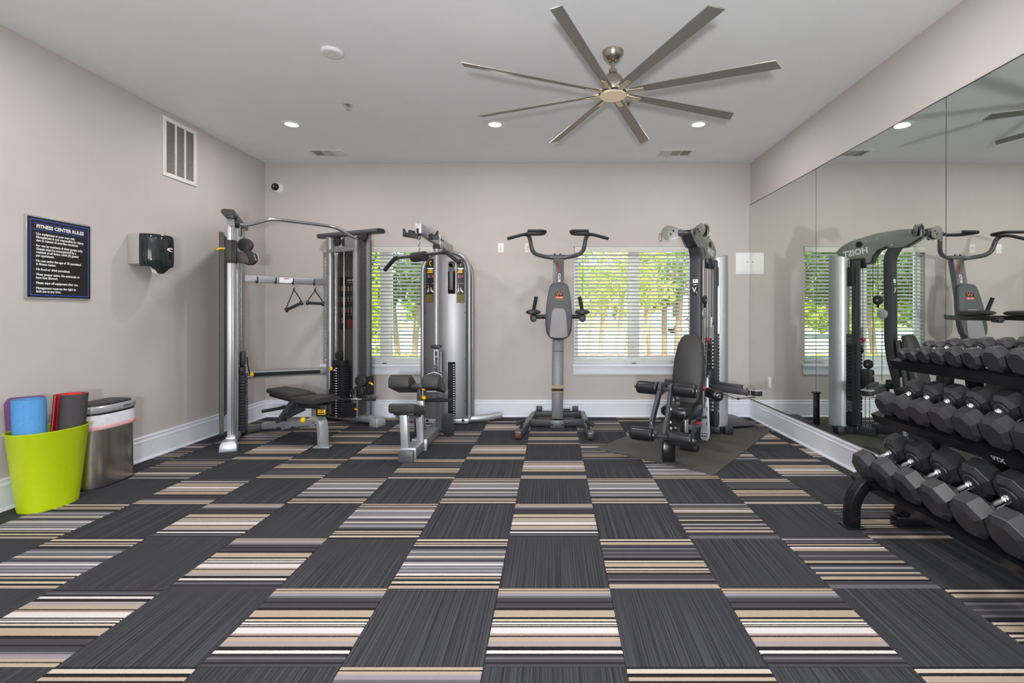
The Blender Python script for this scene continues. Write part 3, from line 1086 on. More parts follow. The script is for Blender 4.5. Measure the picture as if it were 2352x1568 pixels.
# left window: dark shrub-like trees with trunks, a sunlit one at its left edge
tree('garden_tree', 'dark green tree with brown trunks outside the left window', 'tree', (-3.6, 12.8, GZ),
     [(-.35, 0, -.7, .2, 2.6, .07), (0, .1, .1, .3, 2.6, .08), (.3, -.1, .8, 0, 2.7, .065), (.7, .4, 1.2, .5, 2.7, .06)],
     [((0, 0, 3.0), (1.7, 1.3, 1.35), .5), ((.9, .5, 2.5), (1.1, 1.0, .9), .3), ((-.7, -.3, 2.3), (.8, .8, .7), .2)], 5200, .10, 'leaf_dark', 'bark', 'trees in the garden')
tree('garden_shrub', 'sunlit yellow-green shrub outside the left window', 'shrub', (-4.35, 10.5, GZ),
     [(0, 0, .1, 0, 1.6, .05), (.2, .1, .4, .1, 1.7, .045)],
     [((0, 0, 2.2), (.95, .8, .95), .5), ((.1, 0, 1.2), (.8, .7, .85), .5)], 2600, .09, 'leaf_bright', 'bark', 'trees in the garden')
tree('garden_tree', 'tall leafy tree left of the left window, seen only in the mirror', 'tree', (-8.6, 15.2, GZ),
     [(0, 0, .2, .2, 3, .12), (.4, .2, 1.0, .3, 3, .09)], [((0, 0, 3.4), (2.3, 1.8, 1.9), .6), ((1.4, -.5, 2.2), (1.5, 1.3, 1.2), .4)], 4200, .13, 'leaf_mid', 'bark', 'trees in the garden')
# right window, left lite: pale crape-myrtle stems under light foliage
tree('crape_myrtle', 'pale multi-stemmed tree with light green leaves outside the right window', 'tree', (1.2, 10.6, GZ),
     [(-.75, .1, -.95, .2, 2.1, .045), (-.5, -.1, -.35, -.2, 2.1, .04), (-.2, .1, -.1, .2, 2.2, .05), (.05, -.1, .3, -.1, 2.1, .04), (.35, .2, .55, .3, 2.2, .045), (.6, 0, .95, 0, 2.2, .05)],
     [((-.2, 0, 2.7), (1.4, 1.0, 1.15), .55), ((.3, .2, 1.9), (1.2, .9, .6), .25), ((-.7, 0, 1.9), (.8, .8, .6), .2)], 4200, .075, 'leaf_bright', 'bark_pale', 'trees in the garden')
# right window, right lite: darker trunks
tree('garden_tree', 'brown multi-trunk tree with dark crown in the right half of the right window', 'tree', (3.35, 13.4, GZ),
     [(-.75, -.1, -.95, 0, 2.6, .06), (-.3, .2, -.35, .2, 2.6, .075), (-.05, -.1, .05, -.1, 2.6, .085), (.15, .1, -.05, .2, 2.7, .05), (.62, 0, .75, 0, 2.6, .07)],
     [((-.1, 0, 2.8), (1.5, 1.2, 1.0), .7), ((-.5, .1, 2.0), (.6, .8, .45), .3)], 4000, .10, 'leaf_mid', 'bark', 'trees in the garden')
# low clipped hedge
r = thing('clipped_hedge', 'low clipped yellow-green hedge along the garden', 'hedge', (-3.6, 9.0, GZ))
mb = MB()
for x in range(-62, 3, 4):
    leaves(mb, (x / 10, 9.0, .2), (.34, .28, .36), 300, .045, ro, .5)
f = mb.build('foliage', 'leaf_hedge', r, smooth=False)
f['kind'] = 'stuff'
MB().span((-6.4, 8.85, GZ), (.3, 9.15, .3)).build('stems', 'leaf_dark', r)
# trees at the far side
for i, (x, y, h, lm) in enumerate([(-28, 40, 8.5, 'leaf_mid'), (-19.5, 31, 7.5, 'leaf_mid'), (-12.8, 30, 7, 'leaf_bright'), (-6.4, 31, 7.5, 'leaf_mid'), (.2, 50, 8.5, 'leaf_dark'), (27, 72, 6, 'leaf_mid')]):
    nm = ['tall far tree behind the car park, farthest left in the mirror', 'green far tree behind the car park, right half of the mirrored window', 'bright yellow-green far tree behind the car park, in the mirrored window',
          'green far tree behind the car park, within the left window', 'far tree behind the car park, between the windows', 'far tree right of the white building'][i]
    tree('far_tree', nm, 'tree', (x, y, GZ), [(0, 0, 0, 0, h * .5, .3)], [((0, 0, h * .56), (3.1, 2.6, h * .5), .6), ((0, 0, h * .25), (3.0, 2.4, h * .22), .4)], 3000, .34, lm, 'bark', 'far trees')

# white building and two parked cars
r = thing('white_building', 'white sided building far beyond the right window', 'building', (16.2, 58, GZ))
MB().span((13.2, 58, GZ), (19.6, 66, 6.0)).build('walls', 'siding', r, smooth=False)
MB().prism([(12.6, 57.4, 6.0), (20.2, 57.4, 6.0), (16.4, 57.4, 8.2)], (0, 9.2, 0)).build('roof', 'roofing', r, smooth=False)
for x in (14.3, 16.4, 18.2):
    for z in (.9, 3.7):
        f = MB().span((x - .5, 57.93, z), (x + .5, 58.0, z + 1.5)).build('window_frame', 'trim_white', r)
        MB().span((x - .42, 57.92, z + .08), (x + .42, 57.93, z + 1.42)).build('window_pane', 'car_glass', f)


def car(x, y, label):
    r = thing('parked_car', label, 'car', (x, y, GZ), 'parked cars')
    z = GZ + .02
    body = [(-2.2, .35), (-2.25, .62), (-2.1, .86), (-1.2, .94), (-.55, 1.36), (.75, 1.4), (1.5, 1.0), (2.15, .9), (2.25, .6), (2.2, .35)]
    MB().prism([(x + a, y, z + b) for a, b in body], (0, 1.75, 0)).build('body', 'car_white', r, bevel=.06)
    MB().prism([(x - 1.0, y - .012, z + .97), (x - .5, y - .012, z + 1.29), (x + .7, y - .012, z + 1.32), (x + 1.25, y - .012, z + 1.0)], (0, .02, 0)).build('side_window', 'car_glass', r)
    for a in (-1.4, 1.4):
        w = MB().cyl((x + a, y - .04, z + .33), (x + a, y + .22, z + .33), .33, .33, 20).build('wheel', 'tyre', r)
        MB().cyl((x + a, y - .05, z + .33), (x + a, y - .03, z + .33), .2, .2, 16).build('hub_cap', 'silver_light', w)
        MB().cyl((x + a, y + 1.5, z + .33), (x + a, y + 1.76, z + .33), .33, .33, 20).build('wheel', 'tyre', r)


car(10.4, 36, 'white parked car seen through the right window')
car(-33, 28, 'white parked car far left in the car park, hidden behind the trees')
# ------------------------------------------------------------------ cable crossover machine in the left corner
cross = thing('cable_crossover', 'tall silver cable crossover machine with two weight towers in the left corner', 'gym machine', (-2.92, 5.5, 0))
TOWER = {'R': (V((-2.60, 5.82, 0)), V((.905, -.426, 0)), V((-.426, -.905, 0))),
         'L': (V((-3.245, 5.175, 0)), V((.426, -.905, 0)), V((.905, .426, 0)))}


def tower(side):
    O, U, Wd = TOWER[side]
    Z = V((0, 0, 1))
    T = lambda u, w, z: O + U * u + Wd * w + Z * z

    def tbox(mb, u0, u1, w0, w1, z0, z1):
        return mb.loft([[T(u0, w0, z), T(u1, w0, z), T(u1, w1, z), T(u0, w1, z)] for z in (z0, z1)])
    P = cross
    MB().tube([T(0, 0, .05), T(0, 0, 2.13)], .042, 24).build('tower_post', 'silver_paint', P)
    MB().oval([T(-.16, 0, 2.15), T(.775, 0, 2.15)], .11, .054, 20).build('top_beam', 'grey_paint', P, angle=60)
    MB().oval([T(.773, 0, 2.15), T(.79, 0, 2.15)], .106, .05, 20).build('beam_cap', 'black_plastic', P, angle=60)
    MB().oval([T(-.15, 0, .055), T(.74, 0, .055)], .09, .06, 16).build('base_tube', 'silver_paint', P, angle=60)
    f = MB()
    f.loft([[T(.68, w, .0) for w in (-.07, .07)] + [T(.79, w, .0) for w in (.07, -.07)], [T(.68, w, .06) for w in (-.065, .065)] + [T(.785, w, .06) for w in (.065, -.065)],
            [T(.69, w, .092) for w in (-.05, .05)] + [T(.77, w, .088) for w in (.05, -.05)]])
    f.build('foot', 'silver_light', P, bevel=.004)
    # shroud behind the stack, with its inner face
    sh = tbox(MB(), -.012, .40, -.125, -.118, .21, 2.02).build('weight_shroud', 'shroud_grey', P, smooth=False)
    tbox(MB(), -.008, .396, -.118, -.115, .22, 2.0).build('shroud_liner', 'shroud_grey', sh, smooth=False)
    tbox(MB(), .392, .40, -.125, -.085, .085, 2.02).build('shroud_edge', 'shroud_grey', sh, smooth=False)
    tbox(MB(), -.115, -.012, -.124, -.117, .21, 1.93).build('shroud_flange', 'silver_light', P, bevel=.002)
    # columns
    tbox(MB(), .395, .455, -.04, .035, .075, 2.12).build('front_column', 'silver_light', P, bevel=.006)
    tbox(MB(), .462, .49, -.025, .02, .075, 2.12).build('column_web', 'grey_paint', P, bevel=.003)
    col = tbox(MB(), .545, .615, -.032, .032, .085, 2.12).build('pulley_column', 'silver_light' if side == 'L' else 'silver_paint', P, bevel=.006)
    mb = MB()
    for i in range(34):
        z = .35 + i * .05
        if side == 'R':
            mb.cyl(T(.575, .0315, z), T(.575, .0335, z), .0065, .0065, 8)
        else:
            mb.cyl(T(.575, -.0335, z), T(.575, -.0315, z), .0065, .0065, 8)
    h = mb.build('pin_holes', 'dark_void', col)
    h['kind'] = 'stuff'
    if side == 'R':
        tbox(MB(), .550, .600, .0322, .0328, .12, 2.08).build('hole_strip', 'shroud_grey', col, smooth=False)
    tbox(MB(), .50, .65, -.04, .04, .055, .10).build('column_bracket', 'silver_light', P, bevel=.003)
    # header with its pulleys
    tbox(MB(), .03, .42, -.03, .045, 1.945, 1.985).build('header', 'silver_paint', P, bevel=.004)
    tbox(MB(), .27, .43, .03, .036, 1.985, 2.11).build('header_plate', 'silver_paint', P, bevel=.002)
    for u, z in ((.13, 2.075), (.26, 2.055)):
        MB().cyl(T(u, .0, z), T(u, .026, z), .055, .055, 24).build('head_pulley', 'black_plastic', P, bevel=.004)
    MB().cyl(T(.58, .03, 2.09), T(.58, .062, 2.09), .05, .05, 24).build('head_pulley', 'black_plastic', P, bevel=.004)
    # rods and weight plates
    for u in (.115, .245):
        MB().tube([T(u, .02, .07), T(u, .02, 1.95)], .0085, 10).build('guide_rod', 'steel_rod', P)
    z = .062
    for i in range(20):
        big = i < 11
        u0, u1 = (.062, .298) if big else (.078, .282)
        th = .0285
        tbox(MB(), u0, u1, -.035, .075, z, z + th - .003).build('weight_plate', 'black_plate', P, bevel=.003, seg=1)
        z += th
    tbox(MB(), .095, .265, -.03, .06, z, z + .075).build('top_plate', 'black_plate', P, bevel=.008)
    MB().cyl(T(.165, .0, z + .125), T(.165, .035, z + .125), .052, .052, 22).build('selector_pulley', 'black_plastic', P, bevel=.004)
    MB().tube([T(.165, .018, z + .17), T(.17, .018, 1.97)], .0032, 6).build('stack_cable', 'cable', P)
    mb = MB()
    for i in range(20):
        tbox(mb, .17, .192, .0752, .0758, .070 + i * .0285, .080 + i * .0285)
    mb.build('plate_numbers', 'print_white', P, smooth=False)
    k = MB().tube(fillet([T(.17, .077, z - .03), T(.16, .10, z - .045), T(.15, .115, z - .02)], .02), .006, 8).build('selector_pin', 'steel_rod', P)
    MB().sphere(T(.15, .118, z - .015), .019, sc=(1, 1, 1.25)).build('pin_knob', 'yellow', k)
    if side == 'L':
        mb = MB()
        mb.tube(fillet([T(.20, .08, .80), T(.17, .09, .68), T(.11, .10, .60), T(.06, .09, .57)], .06), .006, 8).build('pin_tether', 'cable', P)
        tbox(MB(), .15, .27, .03, .07, .72, .86).build('selector_guard', 'black_plastic', P, bevel=.012)
    # exercise chart on the liner
    if side == 'R':
        tbox(MB(), .0, .258, -.1148, -.1138, 1.06, 1.67).build('exercise_chart', 'print_black', sh, smooth=False)
        a = MB()
        b = MB()
        rc = random.Random(5)
        for r_ in range(4):
            for c_ in range(5):
                uu, zz = .012 + c_ * .048, 1.49 - r_ * .125
                if r_ == 3 and c_ > 1:
                    continue
                tbox(a, uu, uu + .008, -.1136, -.1132, zz + .01, zz + .08)
                tbox(a, uu + .012, uu + .022, -.1136, -.1132, zz + .05, zz + .058)
                tbox(a, uu + .002, uu + .018, -.1136, -.1132, zz - .012, zz - .008)
                tbox(b, uu + .010, uu + .018, -.1136, -.1132, zz + .015, zz + .04)
        tbox(a, .145, .245, -.1136, -.1132, 1.625, 1.64)
        tbox(a, .15, .24, -.1136, -.1132, 1.60, 1.606)
        a.build('chart_figures', 'print_grey', sh, smooth=False)
        b.build('chart_accents', 'red_dull', sh, smooth=False)
        tbox(MB(), .135, .255, -.1136, -.1132, 1.06, 1.17).build('chart_footer', 'maroon', sh, smooth=False)
    # sliding carriage with its pulleys
    zc = 1.815 if side == 'L' else .44
    ca = tbox(MB(), .535, .635, -.045, .045, zc - .105, zc + .105).build('carriage', 'black_plastic', P, bevel=.008)
    if side == 'L':
        A = V((.10, -.99, 0))
        c1, c2 = T(.60, .115, zc + .065), T(.60, .150, zc - .058)
        lev = [T(.585, -.04, zc + .025), T(.585, -.09, zc + .028), T(.585, -.115, zc + .012)]
        car_pts = [c2 + V((.055, -.02, .05)), c2 + V((.082, -.02, .045)), c2 + V((.092, -.02, -.01)), c2 + V((.07, -.02, -.02)), c2 + V((.05, -.02, .03))]
    else:
        A = V((-.12, -.99, 0))
        c1, c2 = T(.575, .085, zc + .06), T(.545, .09, zc - .06)
        lev = [T(.62, .02, zc + .03), T(.66, .02, zc + .03), T(.68, .02, zc + .01)]
        car_pts = [c2 + V((-.065, -.02, .03)), c2 + V((-.085, -.02, 0)), c2 + V((-.085, -.02, -.05)), c2 + V((-.07, -.02, -.05)), c2 + V((-.06, -.02, 0))]
    for c in (c1, c2):
        p = MB().cyl(c - A * .022, c + A * .022, .064, .064, 28).build('pulley', 'black_plastic', ca, bevel=.006)
    MB().bar(c1 - A * .0, c2 - A * .0, .05, .052, up=A).bar(c2, T(.59, .03, zc - .05), .05, .10).build('pulley_arm', 'black_plastic', ca, bevel=.006)
    for c in (c1, c2):
        MB().cyl(c + A * .022, c + A * .027, .009, .009, 10).build('pulley_bolt', 'dark_void', ca)
    MB().tube(fillet(lev, .02), .011, 10).build('adjust_lever', 'yellow', ca)
    MB().tube(fillet(car_pts, .015), .004, 8).build('carabiner', 'steel_rod', ca)
    for dw in (.012, .028):
        MB().tube([T(.655, dw, .12), T(.655, dw, 2.05)], .003, 6).build('tower_cable', 'cable', P)
    if side == 'R':
        tbox(MB(), .33, .46, .045, .10, .08, .24).build('low_pulley_box', 'black_plastic', P, bevel=.006)
        tbox(MB(), .44, .50, .06, .075, .165, .185).build('cord_clip', 'yellow', P, bevel=.003)


tower('R')
tower('L')
# cross bars between the towers
OL, OR = TOWER['L'][0], TOWER['R'][0]
dLR = (OR - OL).normalized()
nI = V((.707, -.707, 0))
zt = V((0, 0, 1))
ub = MB().bar(OL + zt * 1.605, OR + zt * 1.605, .035, .078).build('upper_crossbar', 'silver_paint', cross, bevel=.006)
pt = lambda t, n, z: OL + (OR - OL) * t + nI * n + zt * z
MB().loft([[pt(a, .0185, z) for a, z in ((.40, 1.577), (.56, 1.577), (.56, 1.632), (.40, 1.632))], [pt(a, .0192, z) for a, z in ((.40, 1.577), (.56, 1.577), (.56, 1.632), (.40, 1.632))]]).build('warning_label', 'print_white', ub, smooth=False)
MB().loft([[pt(a, .0194, z) for a, z in ((.45, 1.618), (.51, 1.618), (.51, 1.627), (.45, 1.627))], [pt(a, .0198, z) for a, z in ((.45, 1.618), (.51, 1.618), (.51, 1.627), (.45, 1.627))]]).build('warning_stripe', 'red_dull', ub, smooth=False)
hooks = {}
for t in (.17, .365, .555, .80):
    MB().tube(fillet([pt(t, .02, 1.63), pt(t, .022, 1.575), pt(t - .015, .05, 1.558), pt(t - .03, .058, 1.585)], .02), .0065, 8).build('hook', 'black_plastic', cross)
    hooks[t] = pt(t, .036, 1.562)
pts = []
for i in range(9):
    t = i / 8
    pts.append(pt(t, .0, 0) - nI * (.0 + .03 * 4 * t * (1 - t)))
lb = MB()
lb.flat([p + zt * (.598 - .03 * t_) for p, t_ in zip(pts, [i / 8 for i in range(9)])], .036, .075)
lower = lb.build('lower_crossbar', 'silver_paint', cross, bevel=.005)
MB().flat([p + nI * .0195 + zt * (.598 - .03 * i / 8) for i, p in list(enumerate(pts))[0:9]][1:8], .003, .04).build('bar_insert', 'print_black', lower, smooth=False)
# chrome pull-up bar
e0, e1 = V((-2.99, 4.74, 0)), V((-2.14, 5.60, 0))
bp = lambda t, z: e0 + (e1 - e0) * t + zt * z
path = fillet([bp(-.02, 2.085), bp(.06, 2.085), bp(.235, 2.178), bp(.74, 2.178), bp(.93, 2.075), bp(1.01, 2.075)], .07, 5)
MB().tube(path, .017, 14).build('pull_up_bar', 'chrome', cross)


# two stirrup handles hanging on the hooks
def stirrup(hp, a, b, label, twist):
    r = thing('stirrup_handle', label, 'cable handle', hp, 'stirrup handles on the crossbar')
    a, b = V(a), V(b)
    d = (b - a).normalized()
    top = hp - zt * .02
    MB().lathe(top - nI * .006, nI, [(.011, 0), (.019, .0), (.021, .006), (.019, .012), (.011, .012), (.009, .006)], 18, caps=False).build('ring', 'steel_rod', r)
    k = top - zt * .05
    for e in (a, b):
        q = d * (.006 if e is b else -.006)
        MB().flat([top - zt * .012, k + q, k + (e - k) * .6 + q, e], .004, .022, up=nI).build('strap', 'black_grip', r)
    MB().tube([a + d * .02, b - d * .02], .0165, 14).build('grip', 'black_grip', r)
    for e, s in ((a, 1), (b, -1)):
        MB().cyl(e - d * s * .006, e + d * s * .02, .026, .026, 16).build('end_disc', 'black_plastic', r, bevel=.003)
    return r


h1, h2 = hooks[.555], hooks[.80]
stirrup(h1, h1 + V((-.075, -.03, -.285)), h1 + V((.075, .03, -.20)), 'black stirrup handle hanging tilted from the crossbar, the left of two', 0)
stirrup(h2, h2 + V((-.08, -.03, -.20)), h2 + V((.085, .03, -.21)), 'black stirrup handle hanging level from the crossbar, nearest the right tower', 0)

# straight bar hanging at the low pulley
bc = at(817, 917, 5.30)
r = thing('straight_cable_bar', 'black straight bar clipped to the low pulley of the crossover right tower', 'cable handle', bc)
MB().tube([bc + V((-.245, 0, .004)), bc + V((-.05, 0, 0))], .0155, 14).build('grip', 'black_grip', r)
MB().tube([bc + V((.07, 0, 0)), bc + V((.21, 0, 0))], .0155, 14).build('grip', 'black_grip', r)
MB().tube([bc + V((-.05, 0, 0)), bc + V((.07, 0, 0))], .012, 14).cyl(bc + V((-.01, 0, 0)), bc + V((.015, 0, 0)), .021, .021, 16).build('centre_sleeve', 'steel_rod', r)
mb = MB()
for i, (dx, dz) in enumerate([(0, .035), (-.004, .065), (-.006, .095)]):
    c = bc + V((dx, 0, dz))
    ring = [c + V((.009 * math.cos(t) * (1 if i % 2 else .2), .009 * math.cos(t) * (0.2 if i % 2 else 1), .019 * math.sin(t))) for t in [2 * PI * q / 10 for q in range(11)]]
    mb.tube(ring, .0035, 6)
ch = mb.build('chain_link', 'steel_rod', r)
ch['kind'] = 'stuff'

# ------------------------------------------------------------------ flat utility bench
d = V((-.84, .54, 0)).normalized()          # from the seat end towards the head end
s = V((-d.y, d.x, 0))                       # across
s = -s if s.y > 0 else s                    # towards the camera
B0 = V((-2.152, 4.64, 0))
bench = thing('utility_bench', 'black padded adjustable bench with a curved silver leg, in front of the crossover', 'bench', B0)
b = lambda u, w, z: B0 + d * u + s * w + zt * z


def pad(u0, z0, u1, z1, w0, w1, th, taper=0.0):
    mb = MB()
    n = 7
    rr = []
    for i in range(n):
        t = i / (n - 1)
        u, z = u0 + (u1 - u0) * t, z0 + (z1 - z0) * t
        w = w0 + (w1 - w0) * t
        dirv = (d * (u1 - u0) + zt * (z1 - z0)).normalized()
        up = dirv.cross(s)
        up = up if up.z > 0 else -up
        e = min(t, 1 - t) * (n - 1)
        k = 1 if e >= 1 else .72
        c = B0 + d * u + zt * z
        pr = []
        for a, h in ((-.5, .08), (-.5, .75), (-.44, 1.0), (.44, 1.0), (.5, .75), (.5, .08), (.46, 0), (-.46, 0)):
            pr.append(c + s * (w * a) + up * (th * (.5 + (h - .5) * k)))
        rr.append(pr)
    mb.loft(rr)
    return mb


p1 = pad(-.08, .415, .30, .40, .27, .27, .06).build('seat_pad', 'vinyl_pad', bench, angle=50)
p2 = pad(.305, .412, .77, .442, .27, .21, .06).build('back_pad', 'vinyl_pad', bench, angle=50)
MB().bar(b(.40, 0, .476), b(.40, 0, .478), .262, .006, up=d).build('pad_seam', 'pad_piping', p2)
MB().bar(b(-.02, 0, .385), b(.30, 0, .37), .12, .05).bar(b(.36, 0, .392), b(.82, 0, .418), .10, .03).build('pad_frame', 'black_paint', bench, bevel=.004)
MB().span(b(-.03, .0, .295) - V((.05, .05, 0)), b(-.03, .0, .40) + V((.05, .05, 0))).build('label_box', 'black_paint', bench, bevel=.004)
q = bench.children[-1]
fr = b(-.083, .005, .345)
fd = -d
lc = b(-.03, .0, .335) + V((.004, -.0512, 0))
MB().span(lc + V((-.034, -.001, -.022)), lc + V((.036, 0, .024))).build('maker_label', 'yellow', q, smooth=False)
lettering('label_text', 'LIFT', .024, 'print_black', q, lc + V((.001, -.0012, .011)), (1, 0, 0), (0, 0, 1), bold=.0012)
MB().span(lc + V((-.027, -.0016, -.016)), lc + V((.029, -.001, -.005))).build('label_bar', 'print_black', q, smooth=False)
# curved front leg into the long base beam
leg = fillet([b(.62, 0, .115), b(.18, 0, .215), b(.06, 0, .26), b(.0, 0, .235), b(-.02, 0, .12), b(-.02, 0, .012)], .14, 7)
MB().sweep(leg, [(-.042, -.028), (.042, -.028), (.042, .028), (-.042, .028)], up=(0, 0, 1)).build('front_leg', 'silver_light', bench, bevel=.004, angle=30)
MB().span(b(-.02, 0, 0) - V((.075, .05, 0)), b(-.02, 0, .012) + V((.075, .05, 0))).build('foot_plate', 'silver_light', bench, bevel=.003)
MB().oval([b(.16, 0, .205), b(1.0, 0, .075)], .085, .075, 16).build('base_beam', 'silver_light', bench, angle=60)
MB().cyl(b(1.0, 0, .075), b(1.05, 0, .068), .022, .022, 14).cyl(b(1.03, 0, .07), b(1.04, 0, .07), .034, .034, 16).build('beam_stub', 'steel_rod', bench)
MB().tube([b(1.10, -.16, .04), b(1.10, .16, .04)], .036, 16).build('rear_foot', 'grey_paint', bench)
for w in (-.16, .16):
    MB().cyl(b(1.10, w - .02, .04), b(1.10, w + .02, .04), .04, .04, 18).build('rubber_cap', 'black_plastic', bench, bevel=.004)
for u in (.40, .66):
    MB().cyl(b(u, .03, .165 - (u - .16) * .155 + .01), b(u, .06, .165 - (u - .16) * .155 + .01), .013, .013, 12).build('bolt', 'dark_void', bench)
MB().bar(b(.42, .03, .41), b(.72, .03, .14), .018, .04).build('support_strut', 'grey_paint', bench, bevel=.003)
MB().bar(b(.42, -.03, .41), b(.72, -.03, .14), .018, .04).build('support_strut', 'grey_paint', bench, bevel=.003)
MB().bar(b(.30, 0, .33), b(.74, .0, .165), .04, .05).build('adjust_ladder', 'grey_dark', bench, bevel=.004)
MB().tube([b(.62, .22, .30), b(.62, -.02, .305)], .016, 14).build('lift_handle', 'black_grip', bench)
MB().bar(b(.28, .02, .34), b(.62, .02, .31), .03, .035).build('handle_arm', 'grey_dark', bench, bevel=.004)
MB().cyl(b(.14, .03, .25), b(.14, .075, .25), .012, .012, 12).build('knob_stem', 'steel_rod', bench)
MB().sphere(b(.145, .095, .25), .027).build('adjust_knob', 'yellow', bench)
MB().bar(b(.06, 0, .25), b(.06, 0, .37), .07, .10, up=d).build('seat_post', 'silver_paint', bench, bevel=.004)
# ------------------------------------------------------------------ lat pulldown and low row machine
lat = thing('lat_pulldown', 'silver lat pulldown machine with rounded weight cabinet and overhead boom', 'gym machine', (-1.2, 5.2, 0))
AX = -1.206                                   # middle of the cabinet
CY0 = 5.62
zt = V((0, 0, 1))
# cabinet frame: an arched tube
arch = fillet([(AX - .262, CY0, .03), (AX - .262, CY0, 1.93), (AX + .262, CY0, 1.93), (AX + .262, CY0, .03)], .25, 10)
MB().tube(arch, .024, 16).build('cabinet_frame', 'silver_paint', lat)
arch2 = fillet([(AX - .262, CY0 + .24, .03), (AX - .262, CY0 + .24, 1.90), (AX + .262, CY0 + .24, 1.90), (AX + .262, CY0 + .24, .03)], .25, 10)
MB().tube(arch2, .02, 12).build('cabinet_frame', 'silver_paint', lat)


def cab_y(x):                                 # the sheet bows out towards the room
    t = (x - AX) / .235
    return CY0 - .02 - .055 * math.cos(t * PI / 2) ** .8 if abs(t) < 1 else CY0 - .02


def cab_top(x):
    t = abs(x - AX)
    c = .235 - .20
    if t <= c:
        return 1.905
    return 1.705 + math.sqrt(max(0, .20 ** 2 - (t - c) ** 2))


# the sheet is built in vertical strips with two openings on the right of the post
SLOT = (-1.168, -1.088)
xs_ = [AX - .235 + .47 * i / 24 for i in range(25)]
xs_ = sorted(set([round(x, 4) for x in xs_] + [SLOT[0], SLOT[1]]))
mb = MB()
for x0, x1 in zip(xs_[:-1], xs_[1:]):
    inside = x0 >= SLOT[0] - 1e-6 and x1 <= SLOT[1] + 1e-6
    ivs = [(.075, None)] if not inside else [(.775, 1.40), (1.86, None)]
    if inside:
        ivs = [(.70, 1.46), (1.83, None)]
    for z0, z1 in ivs:
        a, c = (z1, z1) if z1 else (cab_top(x0), cab_top(x1))
        if min(a, c) <= z0 + .003:
            continue
        mb.loft([[(x0, cab_y(x0), z0), (x1, cab_y(x1), z0), (x1, cab_y(x1) + .003, z0), (x0, cab_y(x0) + .003, z0)],
                 [(x0, cab_y(x0), a), (x1, cab_y(x1), c), (x1, cab_y(x1) + .003, c), (x0, cab_y(x0) + .003, a)]])
no_inner_faces(mb)
sheet = mb.build('cabinet_sheet', 'silver_sheet', lat, angle=30)
MB().span((AX - .235, CY0 + .03, .08), (AX + .235, CY0 + .034, 1.72)).build('cabinet_liner', 'dark_void', lat, smooth=False)
for z0, z1 in ((.70, .0), (1.46, 1.83)):
    pass
# weight stack seen in the lower opening
z = .10
for i in range(22):
    MB().span((SLOT[0] - .06, CY0 - .045, z), (SLOT[1] - .002, CY0 + .02, z + .0235)).build('weight_plate', 'black_plate', lat, bevel=.002, seg=1)
    z += .0265
mb = MB()
for i in range(22):
    mb.span((SLOT[1] - .026, CY0 - .0462, .106 + i * .0265), (SLOT[1] - .012, CY0 - .0456, .115 + i * .0265))
mb.build('plate_numbers', 'print_white', lat, smooth=False)
MB().span((SLOT[0] + .005, CY0 - .05, 1.50), (SLOT[0] + .05, CY0 - .01, 1.80)).build('cable_block', 'grey_paint', lat, bevel=.006)
MB().cyl((SLOT[0] + .035, CY0 - .05, 1.79), (SLOT[0] + .035, CY0 - .02, 1.79), .035, .035, 22).build('inner_pulley', 'black_plastic', lat, bevel=.004)
for zz in (.26, .73, 1.25, 1.72):
    for sx in (-1, 1):
        MB().cyl((AX + sx * .222, cab_y(AX + sx * .222) - .002, zz), (AX + sx * .222, cab_y(AX + sx * .222) + .002, zz), .006, .006, 10).build('cabinet_screw', 'dark_void', sheet)


